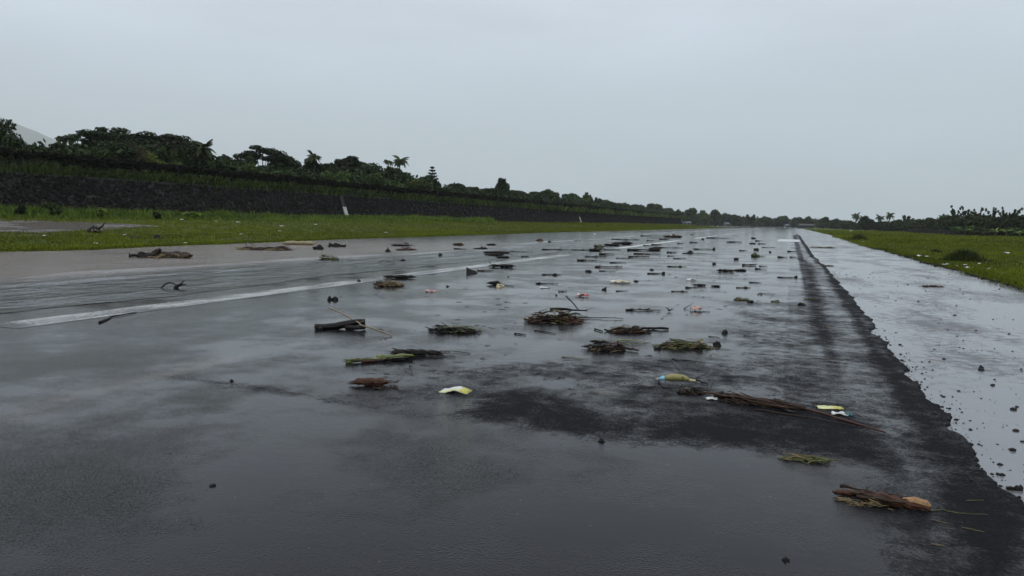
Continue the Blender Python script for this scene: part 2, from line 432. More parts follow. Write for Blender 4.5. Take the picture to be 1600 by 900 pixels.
# places where the aggregate stands out of the water film, with softness (m) and strength
DRY = [
    (gp([(690, 648), (740, 612), (840, 600), (930, 625), (990, 648), (1100, 636), (1250, 650), (1330, 640), (1395, 662), (1440, 720), (1480, 900), (1400, 960), (1386, 820), (1384, 748), (1300, 718), (1150, 702), (1000, 697), (900, 692), (800, 668), (720, 655)]), .40, .92),
    (gp([(520, 620), (600, 596), (760, 560), (1000, 556), (1190, 556), (1330, 570), (1400, 660), (1250, 655), (1000, 650), (840, 605), (700, 640), (600, 640)]), .6, .66),
    (gp([(1130, 470), (1290, 470), (1420, 640), (1400, 680), (1200, 660), (1050, 640), (1100, 560)]), .6, .60),
    (gp([(930, 620), (1250, 620), (1420, 690), (1400, 740), (1250, 715), (1000, 697), (900, 690)]), .35, .85),
    (gp([(1600, 960), (1640, 800), (1480, 645), (1400, 560), (1340, 470), (1300, 425), (1285, 425), (1325, 500), (1350, 560), (1400, 640), (1450, 760), (1480, 960)]), .20, 1.0),
    (gp([(1250, 400), (1275, 415), (1304, 500), (1330, 590), (1290, 610), (1256, 500)]), .25, .85),
    (gp([(1262, 400), (1300, 420), (1360, 520), (1420, 620), (1450, 700), (1360, 700), (1300, 600)]), .35, .58),
    (gp([(240, 582), (330, 590), (450, 604), (560, 625), (700, 650), (690, 660), (500, 632), (380, 612), (260, 592)]), .22, .60),
    (gp([(0, 690), (150, 660), (330, 640), (200, 690), (0, 730)]), .35, .36),
    (gp([(1130, 470), (1240, 460), (1275, 540), (1180, 520)]), .5, .36),
    (gp([(300, 560), (560, 530), (800, 530), (760, 560), (560, 590), (400, 590)]), .8, .28),
    (gp([(0, 850), (500, 760), (900, 800), (1300, 830), (1360, 900), (1400, 1000), (-100, 1000)]), .6, .10),
]
SILT = [(gp([(0, 648), (245, 582), (330, 560), (520, 520), (500, 528), (250, 590), (0, 660)]), .15, .55),
        (gp([(820, 548), (1000, 472), (1190, 402), (1205, 402), (1015, 476), (850, 552)]), .10, .35),
        (gp([(1000, 470), (1050, 455), (1075, 458), (1035, 475)]), .4, .6), (gp([(925, 612), (955, 605), (960, 614), (930, 618)]), .1, .55),
        (gp([(520, 500), (560, 496), (580, 510), (540, 516)]), .2, .4),
        (gp([(0, 520), (500, 447), (900, 396), (900, 380), (400, 400), (0, 460)]), 2.0, .35)]
ys_r = list(np.arange(1.0, 11, .08)) + list(np.arange(11, 26, .2))
yy = 26.0
while yy < 1000: ys_r.append(yy); yy *= 1.022
ys_r = [-30, -12, -5, -1.5] + ys_r + [1000]
base_x = list(np.arange(-40, -12, .8)) + list(np.arange(-12, -4, .25)) + list(np.arange(-4, .2, .12)) + [.26, .34, .42, .5, .58, .63]
def run_xs(y):
    e = lay_edge(y)
    return base_x + [.68 + (e - .68) * t for t in (0, .25, .5, .7, .85, .95, 1)]
_P = np.array([(x, y) for y in ys_r for x in run_xs(y)])
def field(L):
    f = np.zeros(len(_P))
    for pts, soft, st in L:
        s = poly_sdf(pts, _P); t = np.clip((soft - s) / (2 * soft), 0, 1); f = np.maximum(f, st * t * t * (3 - 2 * t))
    return f
_dry, _silt = field(DRY), field(SILT)
_ed = np.array([lay_edge(y) for y in _P[:, 1]]); _wd = .10 + _P[:, 1] * .0035
_dry = np.maximum(_dry, .95 * np.clip(1.6 - (_ed - _P[:, 0]) / _wd, 0, 1) * (_P[:, 1] < 160))
_jx = np.array([.50 + .07 * fnoise(y, .3, 55) for y in _P[:, 1]])
_dry = np.maximum(_dry, .8 * np.clip(1.5 - np.abs(_P[:, 0] - _jx) / (_wd * .8), 0, 1) * np.clip((_P[:, 1] - 10) / 8, 0, 1) * (_P[:, 1] < 150))
_dry = np.maximum(_dry, .42 * (_P[:, 0] > _jx) * np.clip((_P[:, 1] - 10) / 8, 0, 1) * (_P[:, 1] < 85))
runway = grid('runway', run_xs, ys_r, lambda x, y: 0.0, M['asphalt'])
me = runway.data
def put(me, nm, arr):
    a = me.attributes.new(nm, 'FLOAT', 'POINT'); a.data.foreach_set('value', np.asarray(arr, np.float32))
put(me, 'dry', _dry); put(me, 'silt', _silt); put(me, 'far', np.clip((np.hypot(_P[:, 0], _P[:, 1]) - 4) / 11, 0, 1))
tag(runway, kind='structure')
# the broken edge of the asphalt layer, a real step down to the shoulder
V = []; Fc = []
for j, y in enumerate(ys_r):
    e = lay_edge(y); V += [(e, y, 0.0), (e + .012, y, -.012), (e + .02, y, -.035)]
    if j: Fc += [(3 * j - 3, 3 * j - 2, 3 * j + 1, 3 * j), (3 * j - 2, 3 * j - 1, 3 * j + 2, 3 * j + 1)]
oe = add('asphalt_edge', mesh('asphalt_edge', V, Fc, M['asphalt'])); put(oe.data, 'dry', np.ones(len(V))); put(oe.data, 'silt', np.zeros(len(V))); put(oe.data, 'far', np.zeros(len(V)))
tag(oe, kind='structure')
tag(grid('shoulder_pavement', lambda y: [.3, 1.2, 2, 3, 4, 5, 6, rg_edge(y) - .3, rg_edge(y) + .15], [-30, -10] + list(np.arange(-4, 60, .5)) + list(np.arange(60, 200, 3)) + list(np.arange(200, 1001, 20)), lambda x, y: -.022, M['shoulder']), kind='structure')

# shallow muddy flood water with low flow fronts
RIDGES = [(-18.8, .075, .34, 1), (-17.2, .060, .30, 2), (-15.6, .040, .26, 3), (-20.5, .022, .3, 4), (-22.6, .016, .35, 6), (-14.4, .022, .22, 7), (-16.4, .035, .25, 9)]
def flood_z(x, y):
    z = .006 + .010 * smooth(-12.5, -19, x)
    for rx, h, w, s in RIDGES:
        c = rx + .9 * fnoise(y, .11, s) + .35 * fnoise(y, .5, s + 20) - .012 * (y - 20)
        a = max(0, .35 + 1.3 * fnoise(y, .16, s + 40))
        u = (x - c) / w
        z += h * a * (math.exp(-u * u * 3) if u > 0 else math.exp(-u * u * .4))
    return z
def flood_in(y): return -12.6 + .7 * fnoise(y, .2, 31) + .25 * fnoise(y, 1.1, 32)
fl_t = [1 - (i / 90) ** 1.25 for i in range(91)]
def flood_xs(y):
    a = lg_edge(y) - .3; b = flood_in(y) - max(0, (y - 55) * .16); return [a + (b - a) * t for t in sorted(fl_t)]
flood = grid('flood_water', flood_xs, list(np.arange(2, 50, .35)) + list(np.arange(50, 135, 1.5)), flood_z, M['flood'],
             {'tint': lambda x, y: smooth(-16.2, -20, x) * (1 - smooth(38, 68, y))})
tag(flood, kind='structure')

# painted markings
def marking(name, x0, x1, y0, y1, wear):
    V = []; Fc = []; t = []; nx, ny = 9, max(8, int((y1 - y0) / .5))
    for j in range(ny + 1):
        y = y0 + (y1 - y0) * j / ny
        for i in range(nx + 1):
            u = i / nx; x = x0 + (x1 - x0) * u
            V.append((x, y, .004 if x > -12.4 else .02)); ed = min(u, 1 - u) * 6; t.append(wear * min(1, .45 + ed))
            if j in (0, ny): t[-1] *= .4
    for j in range(ny):
        for i in range(nx): a = j * (nx + 1) + i; Fc.append((a, a + 1, a + nx + 2, a + nx + 1))
    return tag(add(name, mesh(name, V, Fc, M['paint'], tint=t)), kind='structure')
for y0, y1, w in ((7.6, 37.8, .45), (49.7, 80, .58), (92, 122, .6), (134, 164, .6), (176, 206, .55)):
    marking('centreline_marking', -11.52, -10.70, y0, y1, w)
marking('touchdown_marking', -1.55, .95, 86, 101, .9)
for x in (-6.42, -3.25): pass

# ------------------------------------------------------------------ far mountain
V = []; Fc = []; n = 80
pk = Vector(at_d(-230, 8400)[:2]); 
for j in range(41):
    for i in range(n):
        a = 2 * math.pi * i / n; r = j / 40
        rad = 3850 * r * (1 + .18 * mnoise.noise(Vector((math.cos(a) * 1.7, math.sin(a) * 1.7, r * 2))))
        h = 1800 * (1 - r) ** 1.02 * (1 + .05 * mnoise.noise(Vector((math.cos(a) * 4 * r, math.sin(a) * 4 * r, 7))) * r * 3) 
        V.append((pk.x + rad * math.cos(a), pk.y + rad * math.sin(a), h - 6 + (16 * mnoise.noise(Vector((rad * math.cos(a) * .006, rad * math.sin(a) * .006, 1))))))
for j in range(40):
    for i in range(n): Fc.append((j * n + i, j * n + (i + 1) % n, (j + 1) * n + (i + 1) % n, (j + 1) * n + i))
tag(add('mountain', mesh('mountain', V, Fc, M['hill'], True)), kind='structure')

# ------------------------------------------------------------------ foliage generators (numpy)
def quads_from(C, N, S, rng, asp=1.0):
    """leaf diamonds: centres C, normals N, size S -> verts, quads"""
    n = len(C)
    T = rng.normal(size=(n, 3)); T -= N * np.sum(T * N, 1, keepdims=True); T /= np.linalg.norm(T, axis=1, keepdims=True) + 1e-9
    B = np.cross(N, T); S = S[:, None]
    V = np.stack([C - T * S * asp, C + B * S * .55, C + T * S * asp, C - B * S * .55], 1).reshape(-1, 3)
    return V, np.arange(4 * n).reshape(-1, 4)
def clump_leaves(clumps, per, size, rng, flat=.35):
    Cs, Ns, Ts = [], [], []
    for (c, r) in clumps:
        n = per
        d = rng.normal(size=(n, 3)); d /= np.linalg.norm(d, axis=1, keepdims=True)
        rad = rng.uniform(.25, 1.0, n) ** .5
        p = np.asarray(c) + d * rad[:, None] * np.asarray(r)
        nn = d * .7 + rng.normal(size=(n, 3)) * .6 + np.array([0, 0, flat]); nn /= np.linalg.norm(nn, axis=1, keepdims=True)
        Cs.append(p); Ns.append(nn); Ts.append(np.clip(rng.normal(.45, .22, n) + rng.normal(0, .1), 0, 1))
    C, N, T = np.concatenate(Cs), np.concatenate(Ns), np.concatenate(Ts)
    S = size * rng.uniform(.6, 1.35, len(C))
    V, Q = quads_from(C, N, S, rng)
    return V, Q, np.repeat(T, 4)
def limbs(mb, base_r, H, clumps, rng, fork=.35, n=9):
    """trunk with limbs reaching the clumps"""
    r = random.Random(int(rng.integers(1e6)))
    top = Vector((r.uniform(-.04, .04) * H, r.uniform(-.04, .04) * H, H * fork))
    mb.tube([(0, 0, -.3), (top.x * .3 + .05, top.y * .3, H * fork * .5), tuple(top)], [base_r, base_r * .8, base_r * .65], 8, rough=.15, rng=r)
    ids = list(range(len(clumps))); r.shuffle(ids)
    for i in ids[:n]:
        c = Vector(tuple(clumps[i][0])); m = top.lerp(c, .5) + Vector((0, 0, -.08 * (c - top).length + r.uniform(-.3, .3)))
        mb.tube([tuple(top - Vector((0, 0, .2))), tuple(m), tuple(c)], [base_r * .5, base_r * .28, base_r * .08], 5, rng=r)
def broad_data(W, H, rng, nc=16, low=.22, leaf=.24, per=230, cone=0.0):
    cl = []
    for i in range(nc):
        a = rng.uniform(0, 2 * math.pi); u = rng.uniform(0, 1)
        z = low + (1 - low) * (.18 + .70 * u); k = math.sqrt(max(.06, 1 - (2 * (.15 + .8 * u) - 1) ** 2)) * (1 - cone * u)
        rr = W * .5 * k * rng.uniform(.45, .8)
        s = rng.uniform(.7, 1.25)
        cl.append(((rr * math.cos(a), rr * math.sin(a), H * z), (W * .19 * s, W * .19 * s, H * .13 * s)))
    cl.append(((0, 0, H * .62), (W * .3, W * .3, H * .22))); cl.append(((0, 0, H * .8), (W * .2, W * .2, H * .15)))
    mb = MB(); limbs(mb, max(.12, H * .028), H, cl, rng, .3)
    return mb, clump_leaves(cl, per, leaf, rng)
def rain_data(W, H, rng, nc=26, leaf=.22, per=240, openness=.0):
    cl = []
    for i in range(nc):
        a = 2 * math.pi * (i * .618) + rng.uniform(-.3, .3); q = math.sqrt((i + .5) / nc)
        rr = W * .5 * q * rng.uniform(.85, 1.05)
        z = H * (.93 - .34 * q ** 2 + rng.uniform(-.08, .05))
        s = rng.uniform(.7, 1.2) * (1 - openness * .3)
        cl.append(((rr * math.cos(a), rr * math.sin(a), z), (W * .13 * s, W * .13 * s, H * .055 * s)))
        if rng.uniform() > .45 + openness: cl.append(((rr * .8 * math.cos(a), rr * .8 * math.sin(a), z - H * .15), (W * .1, W * .1, H * .06)))
    mb = MB(); limbs(mb, max(.2, H * .035), H, cl, rng, .33, 18)
    return mb, clump_leaves(cl, per, leaf, rng, .8)
def shrub_data(W, H, rng, leaf=.2, per=190, nc=9):
    cl = []
    for i in range(nc):
        a = rng.uniform(0, 6.28); rr = W * .36 * math.sqrt(rng.uniform(0, 1)); s = rng.uniform(.7, 1.2)
        cl.append(((rr * math.cos(a), rr * math.sin(a), H * rng.uniform(.25, .8)), (W * .2 * s, W * .2 * s, H * .2 * s)))
    mb = MB(); limbs(mb, max(.05, H * .02), H, cl, rng, .15, 5)
    return mb, clump_leaves(cl, per, leaf, rng)
def feather_data(W, H, rng, leaf=.2, n=16, per=90):
    """loose tree of upright plumes"""
    cl = []; mb = MB(); r = random.Random(int(rng.integers(1e6)))
    mb.tube([(0, 0, -.2), (.1, 0, H * .3), (0, .1, H * .55)], [H * .022, H * .017, H * .012], 7)
    for i in range(n):
        a = rng.uniform(0, 6.28); rr = W * .5 * math.sqrt(rng.uniform(.03, 1)); zt = H * rng.uniform(.55, 1.0) * (1 - .25 * rr / (W * .5))
        b = Vector((rr * .35 * math.cos(a), rr * .35 * math.sin(a), H * rng.uniform(.2, .45))); t = Vector((rr * math.cos(a), rr * math.sin(a), zt))
        mb.tube([tuple(b), tuple(b.lerp(t, .5)), tuple(t)], [.05, .035, .015], 4)
        for k in range(6):
            c = b.lerp(t, .2 + .8 * k / 5); cl.append(((c.x, c.y, c.z), (W * .085, W * .085, H * .06)))
    return mb, clump_leaves(cl, per // 2, leaf, rng, .2)
def build_tree(name, label, data, mat, loc, rz=0, group=None, cat='tree', sc=1.0, crown='crown', trunk='trunk'):
    o = tag(add(name, None, None, loc, rz, sc), label, cat, group)
    mb, (V, Q, T) = data
    mb.build(trunk, M['trunk'], o, True)
    add(crown, mesh(crown, V, Q, M[mat], tint=T), o)
    return o
def copy_tree(src, name, label, loc, rz, sc, group=None):
    o = src.copy(); o.name = name; COL.objects.link(o); o.location = loc; o.rotation_euler = (0, 0, rz); o.scale = sc
    o['label'] = label
    if group: o['group'] = group
    for ch in src.children:
        c = ch.copy(); COL.objects.link(c); c.parent = o
    return o
# one palm frond mesh shared by all palms (length 1)
def frond_me(name, nl=26, droop=.55, llen=.30, mat='frond', w=.03):
    V = []; Fc = []; T = []
    mb = MB(); P = []
    for i in range(9):
        t = i / 8; P.append(Vector((t * (1 - .22 * droop * t), 0, .25 * t - droop * .75 * t * t)))
    mb.tube([tuple(p) for p in P], [.011 * (1 - .8 * i / 8) for i in range(9)], 4, .7)
    rr = random.Random(5)
    for i in range(nl):
        t = .15 + .85 * i / (nl - 1); k = t * 8; a = min(7, int(k)); p = P[a].lerp(P[a + 1], k - a); d = (P[a + 1] - P[a]).normalized()
        L = llen * (math.sin(math.pi * min(1, .18 + .85 * t)) * .8 + .25)
        for s in (-1, 1):
            e = p + Vector((d.x * L * .5, s * L * .75, d.z * L * .5 - L * rr.uniform(.35, .75)))
            m = p.lerp(e, .5) + Vector((0, 0, L * .10)); wv = d * w
            mb.add([p - wv, p + wv, m + wv, m - wv, e], [(0, 1, 2, 3), (3, 2, 4)], rr.uniform(.2, .8))
    return mb.me(name, M[mat])
FR = [frond_me('frond', 26, .5), frond_me('frond', 26, .9), frond_me('frond', 24, 1.25)]
def palm(label, px, X, pyt, spread_px, lean=0.0, group='coconut palms behind the fence', z0=5.4, dep=None, nf=22, seed=1, name='coconut_palm'):
    r = random.Random(seed)
    x, y, d = at_x(px, X) if dep is None else at_d(px, dep)
    H = ztop(px, pyt, d) - z0; L = spread_px * d / F_PX * .5
    o = tag(add(name, None, None, (x, y, z0), 0), label, 'palm', group)
    Ht = H - L * .32; mb = MB(); P = []
    for i in range(8): t = i / 7; P.append((lean * t * t, .1 * math.sin(t * 3), Ht * t - .2 * (1 - t)))
    mb.tube(P, [.20 - .09 * i / 7 for i in range(8)], 7, rough=.12, rng=r); mb.build('trunk', M['trunk'], o, True)
    for k in range(nf):
        f = add('frond', FR[0 if k % 3 == 0 else (1 if k % 3 == 1 else 2)], o, P[-1], 0)
        f.scale = (L * r.uniform(.85, 1.1),) * 3
        f.rotation_euler = (0, -r.uniform(-.25, .95) if k % 3 == 0 else r.uniform(-.35, .3), k * 2.399 + r.uniform(-.2, .2))
    return o

# ------------------------------------------------------------------ revetment wall
rev = tag(add('stone_revetment', None, None, (WALL_X, 0, 0)), 'long dark stone revetment wall sloping up behind the grass strip', 'wall')
W_Y0, W_Y1 = 8.0, Y_END
z_b, z_t = 1.2, 5.25; batter = 1.45
mb = MB()
ysw = np.linspace(W_Y0, W_Y1, 120)
for i in range(len(ysw) - 1):
    a, b = ysw[i], ysw[i + 1]
    mb.add([(0, a, z_b), (0, b, z_b), (-batter, b, z_t), (-batter, a, z_t), (-batter - .5, a, z_t), (-batter - .5, b, z_t)], [(0, 1, 2, 3), (3, 2, 5, 4)])
mb.add([(0, W_Y1, z_b), (-batter, W_Y1, z_t), (-9, W_Y1, z_t), (-9, W_Y1, -1), (0, W_Y1, -1)], [(0, 1, 2, 3, 4)])
mb.build('facing', M['mortar'], rev)
# rubble stones: flattened 12-sided lumps set in the face
rngs = np.random.default_rng(11)
ico = None
ph = (1 + 5 ** .5) / 2
IV = np.array([(-1, ph, 0), (1, ph, 0), (-1, -ph, 0), (1, -ph, 0), (0, -1, ph), (0, 1, ph), (0, -1, -ph), (0, 1, -ph), (ph, 0, -1), (ph, 0, 1), (-ph, 0, -1), (-ph, 0, 1)]); IV /= np.linalg.norm(IV[0])
IF = np.array([(0, 11, 5), (0, 5, 1), (0, 1, 7), (0, 7, 10), (0, 10, 11), (1, 5, 9), (5, 11, 4), (11, 10, 2), (10, 7, 6), (7, 1, 8), (3, 9, 4), (3, 4, 2), (3, 2, 6), (3, 6, 8), (3, 8, 9), (4, 9, 5), (2, 4, 11), (6, 2, 10), (8, 6, 7), (9, 8, 1)])
def stones(n, y0, y1, size):
    C = np.zeros((n, 3)); yv = rngs.uniform(y0, y1, n); s = rngs.uniform(0, 1, n)
    C[:, 0] = -batter * s; C[:, 1] = yv; C[:, 2] = z_b + (z_t - z_b) * s
    sc = np.stack([rngs.uniform(.35, .7, n), rngs.uniform(.7, 1.3, n), rngs.uniform(.6, 1.1, n)], 1) * size
    V = IV[None] * (1 + rngs.uniform(-.28, .28, (n, 12, 1))) * sc[:, None]
    V = V + C[:, None]
    return V.reshape(-1, 3), (IF[None] + 12 * np.arange(n)[:, None, None]).reshape(-1, 3), np.repeat(np.clip(rngs.normal(.45, .25, n), 0, 1), 12)
parts = [stones(9500, W_Y0, 120, .27), stones(7000, 120, 300, .34), stones(3000, 300, W_Y1, .45)]
Vs, Fs, Ts = [], [], []; o_ = 0
for V, Fc, T in parts: Vs.append(V); Fs.append(Fc + o_); Ts.append(T); o_ += len(V)
tag(add('rubble_stone', mesh('rubble_stone', np.concatenate(Vs), np.concatenate(Fs), M['stone'], tint=np.concatenate(Ts)), rev), kind='stuff')
# coping strip
mb = MB(); r = random.Random(2)
P = [(-batter - .12, y, z_t + .06 + .05 * fnoise(y, .3, 50)) for y in np.arange(W_Y0, W_Y1, 3.0)]
mb.tube(P, [.16] * len(P), 6, rough=.2, rng=r); mb.build('coping', M['dark_concrete'], rev)

# drain chutes down the wall
def chute(px, label):
    x, y, d = at_x(px, WALL_X - .2)
    o = tag(add('drain_chute', None, None, (WALL_X, y, 0)), label, 'drain chute', 'drain chutes on the stone wall')
    def seg(nm, s0, s1, mat, hw, th):
        m = MB()
        def q(s, off): return Vector((-batter * s + off * .93, 0, z_b + (z_t - z_b) * s + off * .34))
        for yy_, w in ((-hw + .06, .06), (hw - .06, .06)):
            V = [q(s0, .2) + Vector((0, yy_ - w, 0)), q(s0, .2) + Vector((0, yy_ + w, 0)), q(s1, .2) + Vector((0, yy_ + w, 0)), q(s1, .2) + Vector((0, yy_ - w, 0))]
            V += [v + Vector((.93 * th, 0, .34 * th)) for v in V]
            m.add(V, [(0, 1, 2, 3), (7, 6, 5, 4), (0, 4, 5, 1), (1, 5, 6, 2), (2, 6, 7, 3), (3, 7, 4, 0)])
        V = [q(s0, .22) + Vector((0, -hw + .12, 0)), q(s0, .22) + Vector((0, hw - .12, 0)), q(s1, .22) + Vector((0, hw - .12, 0)), q(s1, .22) + Vector((0, -hw + .12, 0))]
        V += [v + Vector((.06, 0, .02)) for v in V]
        m.add(V, [(0, 1, 2, 3), (7, 6, 5, 4), (0, 4, 5, 1), (1, 5, 6, 2), (2, 6, 7, 3), (3, 7, 4, 0)])
        m.build(nm, M[mat], o)
    seg('channel', 0.04, .56, 'white_concrete', .40, .16); seg('inlet', .56, .98, 'dark_concrete', .42, .14)
chute(541, 'drain chute with white lower end in the middle of the stone wall')
chute(907, 'far drain chute with thin white end near the distant wall end')

# ------------------------------------------------------------------ fence on the wall with vines on its top rail
fence = tag(add('boundary_fence', None, None, (WALL_X - 1.9, 0, 5.2)), 'post and wire boundary fence topped by a dark mat of dead vines', 'fence')
rf = random.Random(21)
mbp = MB(); mbp.tube([(0, 0, -.3), (.01, 0, 1.0), (0, .01, 2.2)], [.075, .07, .065], 5, rough=.2, rng=rf)
pm = mbp.me('post', M['post'])
yv = 24.0
while yv < W_Y1 - 2:
    p = add('post', pm, fence, (rf.uniform(-.05, .05), yv, rf.uniform(-.05, .04))); p.rotation_euler = (rf.uniform(-.03, .03), rf.uniform(-.03, .03), rf.uniform(0, 3))
    yv += 3.0 if yv < 250 else 5.0
for zz in (.35, .8, 1.25, 1.7):
    m = MB(); P = [(.07, y, zz + .03 * fnoise(y, .7, zz)) for y in np.arange(20, W_Y1, 2.5)]
    m.tube(P, [.012] * len(P), 3); m.build('wire', M['post'], fence)
rv = np.random.default_rng(31)
nv = 42000
yl = 18 + (W_Y1 - 18) * rv.uniform(0, 1, nv) ** 1.6
zc = np.array([1.95 + .16 * fnoise(y, .25, 61) + .09 * fnoise(y, 1.1, 62) for y in yl]); hh = np.array([.42 + .16 * fnoise(y, .18, 63) + .10 * fnoise(y, .9, 66) for y in yl])
C = np.stack([rv.normal(0, .16, nv), yl, zc + rv.uniform(-1, .85, nv) * hh], 1)
hang = rv.uniform(0, 1, nv) < .13
C[hang, 2] -= rv.exponential(.4, hang.sum())
C[:, 2] = np.maximum(C[:, 2], .1)
N = rv.normal(size=(nv, 3)); N /= np.linalg.norm(N, axis=1, keepdims=True)
V, Q = quads_from(C, N, rv.uniform(.08, .19, nv) * (1 + yl / 250), rv)
tag(add('vine_mat', mesh('vine_mat', V, Q, M['vine'], tint=np.repeat(rv.uniform(0, 1, nv), 4)), fence), kind='stuff')
m = MB(); P = [(0, y, 1.95 + .16 * fnoise(y, .25, 61)) for y in np.arange(18, W_Y1, 2.0)]
m.tube(P, [.20 + .07 * fnoise(p[1], .4, 64) for p in P], 6, rough=.3, rng=rf); tag(m.build('vine_core', M['vine'], fence), kind='stuff')

# ------------------------------------------------------------------ grass
def blades(C, H, W, rng, lean=.45, nb=5, spread=.1):
    n = len(C); C = np.repeat(C, nb, 0); H = np.repeat(H, nb) * rng.uniform(.5, 1.2, n * nb); W = np.repeat(W, nb)
    a = rng.uniform(0, 2 * np.pi, n * nb); off = rng.normal(0, 1, (n * nb, 2)) * np.repeat(spread if isinstance(spread, np.ndarray) else np.full(n, spread), nb)[:, None]
    C = C.copy(); C[:, :2] += off
    d = np.stack([np.cos(a), np.sin(a), np.zeros_like(a)], 1); b = rng.uniform(0, 2 * np.pi, n * nb)
    w = np.stack([np.cos(b), np.sin(b), np.zeros_like(b)], 1) * W[:, None]
    L = rng.uniform(.1, lean, n * nb)[:, None] * H[:, None]
    mid = C + d * L * .35 + np.array([0, 0, 1]) * H[:, None] * .6
    tip = C + d * L + np.array([0, 0, 1]) * H[:, None]
    V = np.stack([C - w, C + w, mid + w * .7, mid - w * .7, tip], 1).reshape(-1, 3)
    k = 5 * np.arange(n * nb)[:, None]
    # quads + degenerate-free tip as quad via repeated mid edge
    Fq = np.concatenate([k + np.array([[0, 1, 2, 3]]), k + np.array([[3, 2, 4, 4]])])
    Ft = np.concatenate([k + np.array([[0, 1, 2]]), k + np.array([[0, 2, 3]]), k + np.array([[3, 2, 4]])])
    return V, Ft, n * nb
rg_ = np.random.default_rng(41)
def tz(X, Y): return np.array([terrain(float(a), float(b)) for a, b in zip(X, Y)])
def in_pool(X, Y): return np.zeros(len(X), bool)
# muddy pool on the grass strip (irregular sheet draped on the ground)
pool_px = [(-60, 346), (60, 346.5), (130, 348.5), (200, 351), (250, 354), (190, 357), (130, 360), (60, 362.5), (-60, 363)]
def onslope(px, py):
    d = ray(px, py); t = 20.0
    for _ in range(600):
        p = d * t
        if CAM_H + p[2] <= terrain(p[0], p[1]): break
        t += .15
    return p[0], p[1]
pool = np.array([onslope(*q) for q in pool_px])
V = []; Fc = []; gx0, gx1, gy0, gy1 = pool[:, 0].min() - 1, pool[:, 0].max() + 1, pool[:, 1].min() - 1, pool[:, 1].max() + 1
nxp, nyp = 60, 80
XX, YY = np.meshgrid(np.linspace(gx0, gx1, nxp), np.linspace(gy0, gy1, nyp)); PP = np.stack([XX.ravel(), YY.ravel()], 1)
sd = poly_sdf(pool, PP) + np.array([.9 * fnoise(a * .6 + b * .35, 1, 70) + .5 * fnoise(a * 1.3 - b, 1, 71) for a, b in PP])
V = [(a, b, terrain(a, b) + .03) for a, b in PP]
for j in range(nyp - 1):
    for i in range(nxp - 1):
        q = (j * nxp + i, j * nxp + i + 1, (j + 1) * nxp + i + 1, (j + 1) * nxp + i)
        if all(sd[k] < .4 for k in q): Fc.append(q)
tag(add('muddy_puddle', mesh('muddy_puddle', V, Fc, M['mud'], True)), kind='structure')
def lawn(name, n, y0, y1, xf0, xf1, h0, w0, power=1.7, seed=0, mat='lawn', nb=5, sp=.12, skip_pool=False, keep=None):
    rg = np.random.default_rng(seed)
    Y = y0 + (y1 - y0) * rg.uniform(0, 1, n) ** power
    u = rg.uniform(0, 1, n)
    X = np.array([xf0(y) + (xf1(y) - xf0(y)) * t for y, t in zip(Y, u)])
    if skip_pool:
        s = poly_sdf(pool, np.stack([X, Y], 1)); k = s > rg.uniform(-.6, .5, n); X, Y = X[k], Y[k]
    pat = np.array([.5 + .42 * mnoise.noise(Vector((a * .35, b * .22, seed))) + .40 * mnoise.noise(Vector((a * .09, b * .05, seed + 9))) + .38 * mnoise.noise(Vector((a * 1.3, b * 1.1, seed + 3))) for a, b in zip(X, Y)])
    Z = tz(X, Y); g = 1 + Y / 120
    H = h0 * (.3 + 1.1 * np.clip(pat, 0, 1.3)) * rg.uniform(.6, 1.3, len(X))
    V, Ft, nn = blades(np.stack([X, Y, Z], 1), H, w0 * g, rg, .8, nb, sp * g)
    T = np.repeat(np.clip(np.repeat(.08 + .72 * pat, nb) + rg.normal(0, .17, nn), 0, 1), 5)
    return V, Ft, T
def join(name, L, mat, parent=None):
    Vs, Fs, Ts, o = [], [], [], 0
    for V, Fc, T in L: Vs.append(V); Fs.append(Fc + o); Ts.append(T); o += len(V)
    return add(name, mesh(name, np.concatenate(Vs), np.concatenate(Fs), M[mat], tint=np.concatenate(Ts)), parent)
gl = [lawn('l', 46000, 16, 200, lambda y: WALL_X + .1, lambda y: lg_edge(y) + .02, .15, .014, 1.9, 1, skip_pool=True),
      lawn('l', 9000, 200, 480, lambda y: WALL_X + .1, lambda y: lg_edge(y), .3, .03, 1.3, 2),
      lawn('l', 9000, 12, 140, lambda y: lg_edge(y) - .6, lambda y: lg_edge(y) + .12, .13, .014, 1.5, 3)]
tag(join('grass_strip', gl, 'lawn'), 'short green grass between flooded runway and stone wall', 'grass', kind='stuff')
gr = [lawn('r', 42000, 16, 110, lambda y: rg_edge(y) + .02, lambda y: 18 + y * .34, .11, .010, 1.4, 4, nb=6),
      lawn('r', 7000, 14, 90, lambda y: rg_edge(y) - .05, lambda y: rg_edge(y) + .5, .13, .010, 1.2, 5),
      lawn('r', 26000, 90, 420, lambda y: rg_edge(y), lambda y: 62 + 0 * y, .22, .03, 1.3, 6)]
tag(join('grass_field', gr, 'lawn'), 'mown green grass field beside the pale right shoulder', 'grass', kind='stuff')
# taller weeds along the foot of the wall, and the grassy bank behind the fence
wl = [lawn('w', 9000, 20, 150, lambda y: WALL_X - .1, lambda y: WALL_X + 3.2, .80, .030, 1.7, 7, sp=.22),
      lawn('w', 2500, 20, 110, lambda y: WALL_X + 2, lambda y: WALL_X + 6, .40, .022, 1.6, 17, sp=.2)]
tag(join('wall_weeds', wl, 'weed'), 'bright tall weeds growing along the foot of the stone wall', 'weeds', kind='stuff')
bl = [lawn('b', 15000, 18, 240, lambda y: WALL_X - 5.5, lambda y: WALL_X - 2.0, 1.35, .05, 1.6, 8, sp=.25), lawn('b', 5000, 200, W_Y1, lambda y: WALL_X - 5, lambda y: WALL_X - 2.0, 1.5, .09, 1.2, 9, sp=.4)]
tag(join('bank_weeds', bl, 'bank_grass'), 'tall green weeds behind the fence posts on top of the wall', 'weeds', kind='stuff')

